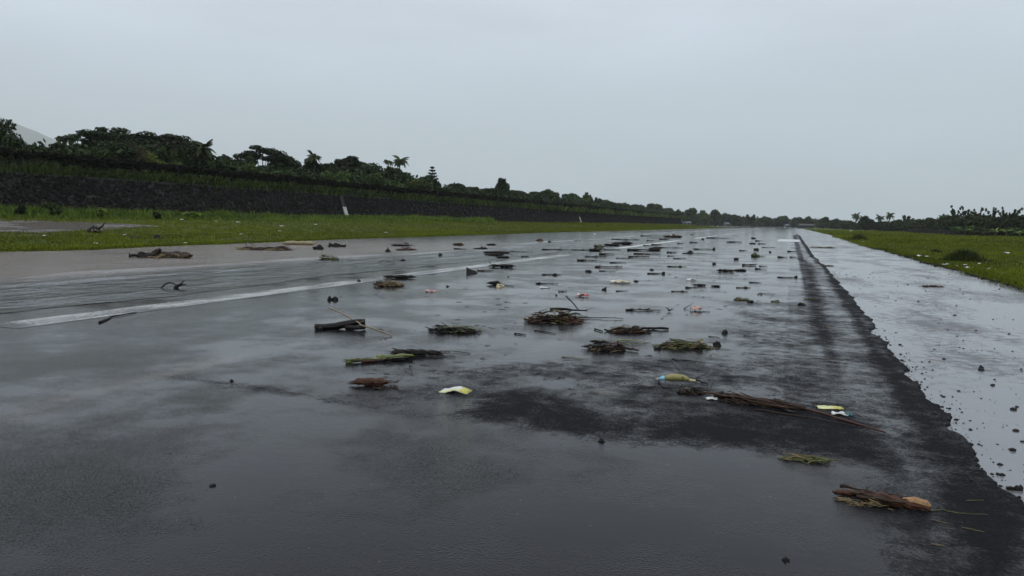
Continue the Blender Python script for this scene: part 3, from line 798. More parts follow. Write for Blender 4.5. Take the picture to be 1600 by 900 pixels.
# ------------------------------------------------------------------ trees on the left bank
Z_BANK = 5.4
LEFT = [  # kind, px, X, top y, width px, material, label
    ('broad', 6, -80, 189, 70, 'leaf_dark', 'big dark tree cut by the left edge of the photo'),
    ('shrub', 30, -74, 226, 60, 'leaf', 'low bush below the big tree at the left edge'),
    ('feather', 66, -80, 216, 26, 'leaf', 'thin feathery sapling in the gap below the pale mountain slope'),
    ('shrub', 62, -74, 228, 60, 'leaf', 'bush around the foot of the feathery sapling'),
    ('feather', 97, -84, 207, 40, 'leaf', 'loose feathery tree at the foot of the mountain slope'),
    ('shrub', 100, -74, 226, 70, 'leaf', 'wide bush in front of the loose feathery tree'),
    ('rainopen', 150, -92, 198, 104, 'leaf_dark', 'flat topped tree with open branches, first right of the mountain'),
    ('shrub', 150, -76, 230, 80, 'leaf', 'bush under the open branched flat topped tree'),
    ('rain', 205, -92, 204, 110, 'leaf_dark', 'wide dark umbrella tree, tallest of the left wood'),
    ('rain', 262, -90, 212, 110, 'leaf_dark', 'broad dense tree on the falling right side of the left wood'),
    ('broad', 290, -82, 222, 70, 'leaf_dark', 'dense dark tree just left of the palm at the wood edge'),
    ('broad', 210, -78, 228, 60, 'leaf_brown', 'brownish tree in the shade of the wide umbrella tree'),
    ('broad', 180, -78, 224, 60, 'leaf_dark', 'dark round tree below the wide umbrella tree'),
    ('shrub', 244, -73, 241, 36, 'leaf_yellow', 'yellow green bush rising above the fence vines'),
    ('shrub', 228, -75, 230, 34, 'leaf_brown', 'olive brown bush behind the yellow green bush'),
    ('shrub', 290, -72, 250, 40, 'leaf', 'low bush under the palm at the wood edge'),
    ('broad', 349, -90, 245, 34, 'leaf_dark', 'small round tree alone in the gap right of the left wood'),
    ('shrub', 372, -85, 250, 30, 'leaf', 'pale small bush in the gap between the two woods'),
    ('rainopen', 412, -90, 229, 86, 'leaf_dark', 'umbrella shaped tree standing in front of a clear sky gap'),
    ('broad', 446, -88, 239, 50, 'leaf_dark', 'dark tree joined to the umbrella shaped tree on its right'),
    ('shrub', 402, -74, 252, 60, 'leaf_mid', 'green bush below the umbrella shaped tree'),
    ('shrub', 448, -76, 258, 50, 'leaf', 'low bush right of the green bush under the umbrella tree'),
    ('broad', 486, -84, 248, 34, 'leaf_dark', 'dark tree left of the short palm past the sky gap'),
    ('broad', 512, -84, 254, 36, 'leaf_dark', 'dark tree right of the short palm past the sky gap'),
    ('rain', 546, -92, 248, 62, 'leaf_dark', 'flat dark tree between the short palm and the ragged palm pair'),
    ('feather', 577, -90, 245, 30, 'leaf_dark', 'tiered tree top rising beside the flat dark tree'),
    ('broad', 575, -84, 257, 54, 'leaf_dark', 'rounded dark tree left of the ragged palm pair'),
    ('shrub', 528, -74, 264, 54, 'leaf_mid', 'lighter green bush below the flat dark tree'),
    ('shrub', 570, -74, 270, 54, 'leaf', 'bush at the fence below the rounded dark tree'),
    ('broad', 612, -86, 262, 44, 'leaf', 'tree behind the trunks of the ragged palm pair'),
    ('broad', 634, -82, 268, 44, 'leaf', 'sloping tree right of the ragged palm pair'),
    ('shrub', 600, -72, 278, 50, 'leaf_mid', 'light green bush at the fence below the ragged palms'),
    ('shrub', 648, -74, 280, 46, 'leaf_mid', 'light green bush left of the tiered pine'),
    ('broad', 668, -82, 276, 34, 'leaf_dark', 'small dark tree at the foot of the tiered pine'),
    ('shrub', 690, -76, 287, 36, 'leaf', 'low bush right of the tiered pine'),
    ('broad', 714, -86, 287, 32, 'leaf', 'round topped tree between the pine and the ball shaped tree'),
    ('broad', 738, -86, 294, 26, 'leaf', 'low tree left of the ball shaped tree'),
    ('ball', 783, -82, 281, 21, 'leaf_dark', 'ball shaped dark tree standing clear above the fence'),
    ('broad', 762, -80, 295, 30, 'leaf', 'low tree touching the left side of the ball shaped tree'),
    ('broad', 806, -82, 299, 34, 'leaf', 'low tree right of the ball shaped tree'),
    ('broad', 830, -82, 301, 34, 'leaf', 'second low tree right of the ball shaped tree'),
    ('broad', 857, -84, 297, 32, 'leaf', 'domed tree halfway between ball shaped tree and the wall end'),
    ('broad', 890, -88, 304, 30, 'leaf', 'tree left of the pale feathery tree near the far wall'),
    ('feather', 915, -92, 299, 22, 'leaf_mid', 'pale feathery tree above the far part of the wall'),
    ('feather', 929, -88, 305, 20, 'leaf_dark', 'drooping dark tree right of the pale feathery tree'),
    ('broad', 912, -80, 312, 34, 'leaf', 'low tree below the pale feathery tree'),
    ('broad', 945, -84, 312, 30, 'leaf', 'low tree right of the drooping dark tree'),
    ('broad', 970, -88, 318, 28, 'leaf', 'small tree before the last third of the wall'),
    ('broad', 995, -90, 320, 28, 'leaf', 'grey green tree near the wall end'),
    ('broad', 1022, -92, 319, 28, 'leaf', 'rounded tree just before the wall end'),
    ('broad', 1040, -96, 326, 22, 'leaf', 'last tree standing at the far wall end'),
]
for i, (kd, px, X, pyt, wpx, mat, lab) in enumerate(LEFT):
    rng = np.random.default_rng(100 + i)
    x, y, d = at_x(px, X); H = ztop(px, pyt, d) - Z_BANK + .35; W = wpx * d / F_PX * (1.2 if kd in ('broad', 'rain', 'shrub') else 1.05)
    lf = max(.17, .0021 * d)
    if kd == 'broad': dat = broad_data(W, H, rng, 24, .06, lf, 250)
    elif kd == 'ball': dat = broad_data(W * .95, H, rng, 14, .42, lf, 240)
    elif kd == 'rain': dat = rain_data(W, H, rng, 36, lf, 250)
    elif kd == 'rainopen': dat = rain_data(W, H, rng, 24, lf * .95, 190, .35)
    elif kd == 'feather': dat = feather_data(W, H, rng, lf * .8)
    else: dat = shrub_data(W, H, rng, lf * .9)
    nm = {'broad': 'leafy_tree', 'ball': 'leafy_tree', 'rain': 'umbrella_tree', 'rainopen': 'umbrella_tree', 'feather': 'feathery_tree', 'shrub': 'shrub'}[kd]
    build_tree(nm, lab, dat, mat, (x, y, Z_BANK - .2), 0, 'trees and bushes behind the fence', 'bush' if kd == 'shrub' else 'tree', 1.0, 'crown', 'stem' if kd == 'shrub' else 'trunk')
palm('palm with drooping fronds at the right edge of the left wood', 318, -78, 226, 40, .4, seed=3)
palm('short palm standing up between two dark trees past the sky gap', 492, -82, 240, 32, -.2, seed=4)
palm('thin ragged palm on a bare trunk, left of a close pair', 606, -80, 249, 20, .1, seed=5, nf=18)
palm('thicker palm with upswept fronds, right of a close pair', 622, -82, 246, 32, .5, seed=6, nf=24)
# tiered pine
x, y, d = at_x(675, -84); H = ztop(675, 262, d) - Z_BANK
o = tag(add('tiered_pine', None, None, (x, y, Z_BANK)), 'slim tiered pine with flat whorls of branches above the fence', 'tree')
m = MB(); m.tube([(0, 0, -.2), (0, 0, H * .5), (0, 0, H)], [.22, .14, .03], 7); m.build('trunk', M['trunk'], o, True)
rp = np.random.default_rng(9)
for k in range(8):
    z = H * (.42 + .56 * k / 7); L = 2.5 * (1 - .82 * k / 7); C = []
    for b in range(7):
        a = b * .9 + k * .5; t = rp.uniform(.1, 1, 60)
        C.append(np.stack([math.cos(a) * L * t, math.sin(a) * L * t, z + .25 * L * t * t + rp.normal(0, .05, 60)], 1) + rp.normal(0, .07, (60, 3)))
    C = np.concatenate(C); N = rp.normal(size=C.shape) * .5 + np.array([0, 0, 1]); N /= np.linalg.norm(N, axis=1, keepdims=True)
    V, Q = quads_from(C, N, rp.uniform(.12, .24, len(C)), rp); add('whorl', mesh('whorl', V, Q, M['leaf_dark'], tint=np.repeat(rp.uniform(.1, .7, len(C)), 4)), o)
# continuous undergrowth that closes the view between the trunks
def mass(name, label, pts, n, size, mat, seed, depth=4.0):
    """leafy mass along a line of (x, y, z0, height)"""
    rg = np.random.default_rng(seed); pts = np.asarray(pts, float); s = rg.uniform(0, len(pts) - 1.001, n); i = s.astype(int); f = (s - i)[:, None]
    P = pts[i] * (1 - f) + pts[i + 1] * f
    lump = np.array([.72 + .30 * mnoise.noise(Vector((a * .12, b * .12, seed))) + .22 * mnoise.noise(Vector((a * .4, b * .4, seed + 5))) for a, b in P[:, :2]])
    C = np.stack([P[:, 0] + rg.normal(0, depth * .4, n), P[:, 1] + rg.normal(0, depth * .4, n), P[:, 2] + P[:, 3] * lump * np.sqrt(rg.uniform(0, 1, n))], 1)
    N = rg.normal(size=(n, 3)) + np.array([0, 0, .5]); N /= np.linalg.norm(N, axis=1, keepdims=True)
    V, Q = quads_from(C, N, size * rg.uniform(.6, 1.4, n), rg)
    return tag(add(name, mesh(name, V, Q, M[mat], tint=np.repeat(np.clip(rg.normal(.32, .2, n), 0, 1), 4))), label, 'undergrowth', kind='stuff')
pts = []
for px, pyt in [(-40, 222), (40, 226), (110, 216), (200, 218), (300, 236), (345, 247), (380, 250), (440, 244), (470, 264), (500, 258), (560, 258), (640, 276), (700, 288), (780, 296), (860, 301), (930, 311), (1000, 321), (1045, 328)]:
    x, y, d = at_x(px, -82); pts.append((x, y, 5.2, max(2.0, ztop(px, pyt, d) - 5.2)))
mass('bank_undergrowth', 'dense dark undergrowth filling the gaps between trees behind the fence', pts, 60000, .34, 'leaf', 77, 6)

tz_pts = [(WALL_X - 1.9 + .4 * fnoise(y, .05, 91), y, 5.05, max(.25, .9 + 1.1 * fnoise(y, .06, 92))) for y in np.arange(18, W_Y1, 3.0)]
mass('wall_creeper', 'dark creepers and bushes spilling over the top of the stone wall', tz_pts, 26000, .15, 'leaf', 93, .9)
# ------------------------------------------------------------------ weed clumps and banana sprouts at the wall foot
for i, (px, pyb, w, h, lab) in enumerate([(36, 334, 22, 16, 'dark rounded weed clump at the wall foot near the left edge'), (84, 326, 34, 24, 'broad leaved sprout against the stone wall at its left end'), (160, 341, 20, 18, 'upright leafy weed clump left of the middle weed patch'), (243, 343, 20, 14, 'low dark weed clump in front of the bright weeds'), (330, 333, 30, 22, 'broad leaved sprout against the stone wall above bright weeds'), (300, 342, 36, 16, 'widest bright weed clump below the stone wall')]):
    rng = np.random.default_rng(300 + i); x, y = onslope(px, max(pyb, 338)); dd = math.hypot(x, y) * .87; W = w * dd / F_PX; H = h * dd / F_PX
    build_tree('weed_clump', lab, shrub_data(W, H, rng, .13, 60, 8), ['leaf_dark', 'leaf', 'weed', 'leaf_dark', 'leaf', 'weed'][i], (x, y, terrain(x, y) - .05), 0, 'weed clumps along the wall', 'weed', 1, 'foliage', 'stem')

# ------------------------------------------------------------------ right side: low wall, bamboo, trees
def right_tree(kd, px, dep, pyt, wpx, mat, lab, seed):
    rng = np.random.default_rng(seed); x, y, d = at_d(px, dep); H = ztop(px, pyt, d) + .3; W = wpx * d / F_PX; lf = max(.2, .0020 * d)
    if kd == 'broad': dat = broad_data(W, H, rng, 14, .1, lf, 170)
    elif kd == 'feather': dat = feather_data(W, H, rng, lf * .8)
    elif kd == 'shrub': dat = shrub_data(W, H, rng, lf)
    elif kd == 'bamboo':
        W *= 1.25; H *= 1.04
        mb = MB(); cl = []; r = random.Random(seed)
        for k in range(15):
            a = r.uniform(0, 6.28); sp = W * .62 * r.uniform(.2, 1.0); h = H * (r.uniform(1.0, 1.12) if k < 3 else r.uniform(.55, .92)); P = []
            for j in range(9):
                t = j / 8; P.append(Vector((math.cos(a) * sp * t ** 2.6, math.sin(a) * sp * t ** 2.6, h * (t - .16 * max(0, t - .7) ** 1.5 * 6 * r.uniform(.4, 1.3)))))
            mb.tube([tuple(p) for p in P], [.055 - .045 * j / 8 for j in range(9)], 4)
            for j in range(2, 9):
                p = P[j]; q = max(.03, .66 - .085 * j); cl.append(((p.x, p.y, p.z - .1), (.8 * q + .10, .8 * q + .10, .9 * q + .3)))
        dat = (mb, clump_leaves(cl, 34, lf * .75, rng, -.2))
    nm = {'broad': 'leafy_tree', 'feather': 'feathery_tree', 'shrub': 'shrub', 'bamboo': 'bamboo_clump'}[kd]
    build_tree(nm, lab, dat, mat, (x, y, -.15), 0, 'bamboo clumps on the right' if kd == 'bamboo' else 'trees beyond the grass field', {'bamboo': 'bamboo', 'shrub': 'bush'}.get(kd, 'tree'), 1, 'crown', 'culm' if kd == 'bamboo' else ('stem' if kd == 'shrub' else 'trunk'))
RIGHT = [
    ('bamboo', 1492, 235, 324, 22, 'leaf', 'tall bamboo clump, first from the left, with one bent tip above the rest'),
    ('bamboo', 1510, 228, 327, 24, 'leaf', 'second bamboo clump from the left'),
    ('bamboo', 1528, 222, 329, 26, 'leaf_brown', 'brownish bamboo clump between greener ones'),
    ('bamboo', 1551, 212, 326, 26, 'leaf', 'bamboo clump with two curling tips in the middle of the row'),
    ('bamboo', 1567, 206, 328, 22, 'leaf', 'bamboo clump just right of the curling tips'),
    ('bamboo', 1583, 202, 326, 26, 'leaf', 'tall bamboo clump second from the right edge'),
    ('bamboo', 1603, 198, 328, 26, 'leaf', 'bamboo clump cut by the right edge'),
    ('broad', 1474, 245, 340, 40, 'leaf', 'rounded tree left of the first bamboo clump'),
    ('broad', 1500, 216, 340, 44, 'leaf_dark', 'dark tree in front of the first two bamboo clumps'),
    ('broad', 1535, 206, 340, 46, 'leaf', 'green tree in front of the brownish bamboo'),
    ('broad', 1572, 196, 341, 48, 'leaf_dark', 'dark tree below the bamboo near the right edge'),
    ('broad', 1604, 190, 342, 40, 'leaf_dark', 'dark tree cut by the right edge below the bamboo'),
    ('shrub', 1515, 195, 352, 44, 'leaf_mid', 'light bush at the right end of the low dark wall'),
    ('shrub', 1545, 186, 354, 44, 'leaf', 'bush under the middle bamboo clumps'),
    ('shrub', 1590, 178, 355, 44, 'leaf', 'bush at the right edge below the bamboo'),
    ('broad', 1452, 275, 342, 36, 'leaf', 'tree above the middle of the low dark wall'),
    ('broad', 1432, 300, 344, 34, 'leaf', 'tree above the left end of the low dark wall'),
    ('feather', 1416, 320, 337, 26, 'leaf', 'feathery tall tree left of the low dark wall'),
    ('broad', 1402, 335, 345, 28, 'leaf', 'low tree between the palm pair and the feathery tall tree'),
    ('broad', 1380, 350, 347, 30, 'leaf', 'low tree under the palm pair on the right'),
    ('broad', 1352, 380, 338, 24, 'leaf_dark', 'dark dome shaped tree between lone palm and palm pair'),
    ('broad', 1327, 440, 345, 26, 'leaf', 'low tree left of the lone palm'),
    ('broad', 1305, 520, 343, 22, 'leaf', 'domed tree past the far end of the right grass'),
    ('broad', 1287, 560, 340, 20, 'leaf', 'taller domed tree past the far end of the right grass'),
    ('broad', 1262, 640, 338, 18, 'leaf', 'round tree right above the runway end'),
    ('broad', 1246, 700, 340, 18, 'leaf', 'round tree left of the one above the runway end'),
    ('broad', 1222, 720, 338, 18, 'leaf', 'peaked tree in the wood straight above the runway'),
    ('feather', 1172, 690, 332, 14, 'leaf', 'slim pointed tree in the far wood left of the runway end'),
    ('broad', 1195, 720, 338, 20, 'leaf', 'low domed tree in the far wood behind the runway end'),
    ('broad', 1150, 660, 336, 20, 'leaf', 'wide tree in the far wood above the white water strip'),
    ('broad', 1118, 620, 329, 20, 'leaf', 'tall domed tree in the far wood above the white water strip'),
    ('feather', 1097, 600, 328, 18, 'leaf_mid', 'pale feathery tree in the far wood beyond the wall end'),
    ('broad', 1078, 580, 325, 22, 'leaf', 'tallest dark tree in the far wood beyond the wall end'),
    ('broad', 1060, 560, 328, 18, 'leaf', 'tree behind the low building at the wall end'),
    ('broad', 1135, 650, 334, 18, 'leaf', 'tree between the tall domed and the wide tree of the far wood'),
]
for i, a in enumerate(RIGHT): right_tree(*a, 500 + i)
palm('lone palm between low trees right of the runway end', 1336, 400, 335, 18, .2, 'palms beyond the grass field', 0, 400, 20, 21)
palm('left palm of the pair above the right grass', 1375, 350, 337, 17, -.2, 'palms beyond the grass field', 0, 345, 20, 22)
palm('right palm of the pair above the right grass', 1388, 350, 334, 18, .3, 'palms beyond the grass field', 0, 340, 20, 23)
palm('palm top rising left of the bamboo row', 1472, 260, 335, 18, .2, 'palms beyond the grass field', 0, 250, 20, 24)
def line_mass(name, label, L, n, size, mat, seed, depth):
    pts = []
    for px, dep, pyt in L: x, y, d = at_d(px, dep); pts.append((x, y, -.1, ztop(px, pyt, d)))
    mass(name, label, pts, n, size, mat, seed, depth)
line_mass('far_wood', 'far grey green wood across the end of the runway', [(1010, 640, 328), (1060, 660, 329), (1100, 700, 331), (1150, 760, 335), (1200, 820, 338), (1240, 830, 340), (1280, 760, 341), (1320, 640, 344)], 30000, 1.0, 'leaf_mid', 90, 14)
line_mass('field_edge_undergrowth', 'dark undergrowth along the far edge of the right grass field', [(1300, 560, 345), (1340, 440, 346), (1380, 370, 344), (1420, 320, 343), (1460, 270, 339), (1500, 235, 333), (1540, 215, 331), (1580, 200, 331), (1640, 185, 331)], 46000, .40, 'leaf', 91, 5)
# banana plants
bl_ = MB()
for i in range(7):
    t0, t1 = i / 6, 0
    w = .11 * math.sin(math.pi * min(.98, .08 + t0 * .95)); z = .55 * t0 - .75 * t0 * t0
    bl_.v += [(t0, -w, z - .04), (t0, 0, z), (t0, w, z - .04)]; bl_.t += [.7, .9, .6]
for i in range(6): a = i * 3; bl_.f += [(a, a + 1, a + 4, a + 3), (a + 1, a + 2, a + 5, a + 4)]
BL = bl_.me('leaf', M['weed'])
for i, (px, dep, hpx, lab) in enumerate([(1556, 176, 14, 'banana plant with pale arching leaves below the bamboo'), (1573, 173, 13, 'banana plant right of the pale arching one'), (1594, 171, 11, 'banana plant nearest the right edge'), (1516, 190, 12, 'banana plant beside the end of the low dark wall')]):
    rb = random.Random(60 + i); x, y, d = at_d(px, dep); H = hpx * d / F_PX
    o = tag(add('banana_plant', None, None, (x, y, -.1)), lab, 'banana plant', 'banana plants at the field edge')
    m = MB(); m.tube([(0, 0, 0), (.05, 0, H * .3), (0, 0, H * .6)], [.12, .1, .06], 7); m.build('stem', M['straw_green'], o, True)
    for k in range(8):
        f = add('leaf', BL, o, (0, 0, H * .55)); f.scale = (H * rb.uniform(.7, 1.0),) * 3; f.rotation_euler = (rb.uniform(-.3, .3), -rb.uniform(.1, .9), k * .8 + rb.uniform(-.3, .3))
# low dark wall on the right
xa, ya, da = at_d(1420, 285); xb, yb, db = at_d(1512, 190)
dv = Vector((xb - xa, yb - ya, 0)); Lw = dv.length; ang = math.atan2(dv.y, dv.x)
o = tag(add('low_wall', None, None, (xa, ya, -.12), ang), 'low dark masonry wall at the far edge of the right grass', 'wall')
m = MB(); m.box((Lw / 2, 0, .65), (Lw / 2, .2, .65)); m.build('wall_body', M['stone'], o)
m = MB(); m.box((Lw / 2, 0, 1.36), (Lw / 2 + .1, .28, .06)); m.build('coping', M['dark_concrete'], o)
pmr = MB(); pmr.box((0, -.04, .72), (.16, .26, .72)); pmr = pmr.me('pier', M['dark_concrete'])
for k in range(12): add('pier', pmr, o, (Lw * (k + .5) / 12, 0, 0))
# far water strip beyond the grass at the wall end
tag(add('far_pool', mesh('far_pool', [(*at_d(1050, 500)[:2], .36), (*at_d(1172, 560)[:2], .36), (*at_d(1182, 900)[:2], .36), (*at_d(1085, 640)[:2], .36)], [(0, 1, 2, 3)], M['mud'])), kind='structure')
# far low buildings
def house(px, dep, w, h, lab, z0=0.0, roofm='house_roof', wallm='house_wall'):
    x, y, d = at_d(px, dep); o = tag(add('low_building', None, None, (x, y, z0), math.atan2(_R0[1], _R0[0])), lab, 'building', 'far low buildings')
    m = MB(); m.box((0, 0, h / 2), (w / 2, 3, h / 2)); m.build('wall', M[wallm], o)
    m = MB(); m.add([(-w / 2 - .4, -3.5, h), (w / 2 + .4, -3.5, h), (w / 2 + .4, 3.5, h), (-w / 2 - .4, 3.5, h), (-w / 2 - .4, 0, h + 1.3), (w / 2 + .4, 0, h + 1.3)], [(0, 1, 5, 4), (2, 3, 4, 5), (0, 4, 3), (1, 2, 5), (0, 3, 2, 1)]); m.build('roof', M[roofm], o)
    nw = max(2, int(w / 4)); wm = MB(); wm.box((0, 0, 0), (.6, .05, .5)); wm = wm.me('window', M['pane'])
    for k in range(nw): add('window', wm, o, (-w / 2 + w * (k + .5) / nw, -3.03, h * .55))
house(1054, 540, 9, 2.0, 'small pale building with blue grey roof beyond the wall end', 1.6)
house(1072, 560, 6, 1.6, 'smaller pale building right of the blue grey roof', 1.2)
house(1229, 690, 2.5, 1.2, 'tiny white shed before the far wood above the runway', 1.0)
house(1259, 600, 11, 2.6, 'long grey shed among trees right of the runway end', -.2, 'shed_roof', 'post')
house(1135, 600, 3, 2.0, 'white hut dot in the far wood left of the runway end', .6)

# grass tussocks on the right field
def tussock(px, py, w, h, lab, seed):
    rg = np.random.default_rng(seed); x, y, s = G(px, py); W = w * s; n = 420
    u = rg.normal(0, .25, (n, 2)) * np.array([W, W * .8]); C = np.stack([u[:, 0], u[:, 1], np.zeros(n)], 1); Hh = h * s * np.exp(-((u[:, 0] / (W * .5)) ** 2 + (u[:, 1] / (W * .4)) ** 2)) + .04
    V, Ft, nn = blades(C, Hh, np.full(n, .012), rg, .7, 5, .05)
    tag(add('grass_tussock', mesh('grass_tussock', V, Ft, M['leaf_mid'], tint=np.repeat(rg.uniform(0, .6, nn), 5)), None, (x, y, terrain(x, y))), lab, 'tussock', 'dark tussocks on the right field')
tussock(1507, 409, 56, 19, 'large dark tussock in the right grass field', 1)
tussock(1342, 376, 24, 10, 'small dark tussock nearer the far runway shoulder', 2)
tussock(1462, 395, 14, 4, 'flat dark tuft left of the large tussock', 3)
#@@DEBRIS@@
# ------------------------------------------------------------------ flood debris on the runway
CAM_RZ = math.atan2(_R0[1], _R0[0])
def spot(px0, px1, py, yaw=0.0):
    """centre, width in metres, rotation so that local +x runs across the view"""
    x, y, s = G((px0 + px1) / 2, py)
    return (x, y, surf(x, y)), (px1 - px0) * s, CAM_RZ + yaw, s
def surf(x, y):
    if x > lay_edge(y): return -.022
    if x < flood_in(y) - max(0, (y - 55) * .16) and y < 134 and x > lg_edge(y): return flood_z(x, y) - .01
    return 0.0
def bent(r, L, n=8, bend=.06, z0=0.0, zv=.03, x0=None):
    """a wandering path of length L along x, resting near z0"""
    P = []; a, b = r.uniform(-1, 1), r.uniform(-1, 1); ph = r.uniform(0, 6)
    for i in range(n):
        t = i / (n - 1)
        P.append([(x0 if x0 is not None else -L / 2) + L * t, L * bend * (a * math.sin(math.pi * t) + .5 * b * math.sin(2 * math.pi * t + ph)) + r.uniform(-1, 1) * L * .008, z0 + L * zv * max(0, r.uniform(-.4, 1)) * math.sin(math.pi * t) ** .5 if 0 < t < 1 else z0])
    return P
def stick_geo(mb, r, L, th, taper=.45, bend=.06, zv=.03, twigs=2, lump=None, n=9, sides=6):
    P = bent(r, L, n, bend, th * .8, zv)
    rad = [th * (1 - (1 - taper) * i / (n - 1)) * r.uniform(.6, 1.35) for i in range(n)]
    mb.tube(P, rad, sides, r.uniform(.2, .8), True, .25, r)
    for k in range(twigs):
        i = r.randrange(1, n - 1); p = Vector(P[i]); l = L * r.uniform(.1, .26); s = r.choice((-1, 1)); d = Vector((r.uniform(.2, 1), s * r.uniform(.3, .9), r.uniform(-.05, .5))).normalized()
        e = p + d * l; e.z = max(e.z, th * .4); m = p.lerp(e, .5) + Vector((0, 0, l * .08))
        mb.tube([p, m, e], [rad[i] * .55, rad[i] * .4, rad[i] * .18], 5, .5, True, .2, r)
    if lump: clod_geo(mb, r, (P[0][0] * lump[0] + P[-1][0] * (1 - lump[0]), 0, 0), lump[1] * r.uniform(1, 1.4), lump[1], lump[1] * .9)
    return P, rad
def clod_geo(mb, r, c, rx, ry, h, rough=.35, t=.5, nu=9, nv=5):
    sx, sy, sz = r.uniform(0, 99), r.uniform(0, 99), r.uniform(0, 99); V = []; Fc = []
    for j in range(nv + 1):
        v = j / nv * math.pi / 2
        for i in range(nu):
            a = 2 * math.pi * i / nu; d = Vector((math.cos(a) * math.cos(v), math.sin(a) * math.cos(v), math.sin(v)))
            k = 1 + rough * 1.6 * mnoise.noise(d * 1.7 + Vector((sx, sy, sz))) + rough * mnoise.noise(d * 4 + Vector((sz, sx, sy)))
            V.append((c[0] + d.x * rx * k, c[1] + d.y * ry * k, c[2] + (d.z * h * k if j else -.004)))
    for j in range(nv):
        for i in range(nu): Fc.append((j * nu + i, j * nu + (i + 1) % nu, (j + 1) * nu + (i + 1) % nu, (j + 1) * nu + i))
    Fc.append(tuple(nv * nu + i for i in range(nu))); mb.add(V, Fc, t)
def leafstrip(mb, r, c, L, w, yaw, curl=.12, z=.01, t=None, n=5):
    V = []; Fc = []; ca, sa = math.cos(yaw), math.sin(yaw)
    for i in range(n + 1):
        u = i / n; ww = w * math.sin(math.pi * min(.97, .06 + u * .94)) ** .7; x = (u - .5) * L
        for s in (-1, 0, 1): V.append((c[0] + x * ca - s * ww * sa, c[1] + x * sa + s * ww * ca, c[2] + z + L * curl * abs(u - .5) * r.uniform(.2, 1) + (w * .35 if s else 0)))
    for i in range(n): a = 3 * i; Fc += [(a, a + 1, a + 4, a + 3), (a + 1, a + 2, a + 5, a + 4)]
    mb.add(V, Fc, r.uniform(.1, .9) if t is None else t)
GRP = {'stick': 'sticks washed across the runway', 'log': 'logs and wood pieces on the runway', 'clod': 'dark clods on the runway', 'heap': 'heaps of flood debris on the runway', 'leaf': 'leaf pieces on the runway', 'plastic': 'plastic scraps on the runway'}
_seed = [0]
def nr(): _seed[0] += 1; return random.Random(900 + _seed[0])
def d_stick(px0, px1, py, th_px, label, mat='bark_black', yaw=0, twigs=2, lump=None, bend=.10, taper=.35, zv=.006, name='stick'):
    r = nr(); loc, L, rz, s = spot(px0, px1, py, yaw); mb = MB()
    stick_geo(mb, r, L, th_px * s * .5, taper, bend, zv, twigs, (lump[0], lump[1] * s * .5) if lump else None)
    return tag(mb.build(name, M[mat], None, True, loc=loc, rz=rz), label, 'stick', GRP['stick'])
def d_log(px0, px1, py, h_px, label, mat='bark_black', yaw=0, stubs=2, name='log', split=False):
    r = nr(); loc, L, rz, s = spot(px0, px1, py, yaw); h = h_px * s * .5
    o = tag(add(name, None, None, loc, rz), label, 'log', GRP['log'])
    n = 11; mb = MB(); P = bent(r, L * .94, n, .05 if L > h * 8 else .02, h * .85, .0)
    pr = r.uniform(.3, .9); rad = [h * r.uniform(.72, 1.12) * (1 - .35 * abs(i / (n - 1) - pr)) * (.62 if i in (0, n - 1) else 1) for i in range(n)]
    mb.tube(P, rad, 9, r.uniform(.2, .7), True, .5 if L > h * 8 else .24, r)
    mb.build('trunk', M[mat], o, False)
    for k in range(stubs):
        b = MB(); i = r.randrange(1, n - 1); p = Vector(P[i]); e = p + Vector((r.uniform(-1, 1), r.choice((-1, 1)) * r.uniform(.3, .9), r.uniform(-.4, .3))).normalized() * h * (r.uniform(1.6, 4.2) if L > h * 8 else r.uniform(1.2, 1.7)); e.z = max(e.z, h * .15)
        b.tube([p, p.lerp(e, .5) + Vector((0, 0, h * .15)), e], [h * .4, h * .28, h * .12], 6, .5, True, .4, r); b.build('stub', M[mat], o)
    for e_, sg in ((0, -1), (n - 1, 1)):             # splintered ends
        b = MB()
        for k in range(6):
            a = r.uniform(0, 6.28); q = r.uniform(0, .6) * h; c = Vector(P[e_]) + Vector((0, math.cos(a) * q, math.sin(a) * q * .8)); b.tube([c - Vector((sg * h * .3, 0, 0)), c + Vector((sg * h * r.uniform(.2, 1.5), r.uniform(-.2, .2) * h, r.uniform(-.2, .1) * h))], [h * .2, h * .05], 4, .3)
        b.build('splintered_end', M['bark_brown' if mat == 'bark_black' else mat], o)
    if L > .5 and s < .022 and r.random() < .7:
        b = MB(); stick_geo(b, r, L * r.uniform(.5, 1.0), h * r.uniform(.15, .32), .5, .06, .01, 2); b.build('twig', M[mat if r.random() < .6 else 'bark_brown'], o, True, loc=(L * r.uniform(-.25, .35), -h * r.uniform(.9, 1.6), 0), rz=r.uniform(-.15, .15))
    return o
def d_clod(px0, px1, py, h_px, label, mat='clod', n=1, name='clod'):
    r = nr(); loc, L, rz, s = spot(px0, px1, py); mb = MB(); w = L / n
    for k in range(n): clod_geo(mb, r, (-L / 2 + w * (k + .5), r.uniform(-.1, .1) * w, 0), w * .52, w * .5, min(h_px * s, w * .8) * r.uniform(.65, .95), .5, nu=11, nv=6)
    return tag(mb.build(name, M[mat], None, True, loc=loc, rz=rz), label, 'clod', GRP['clod'])
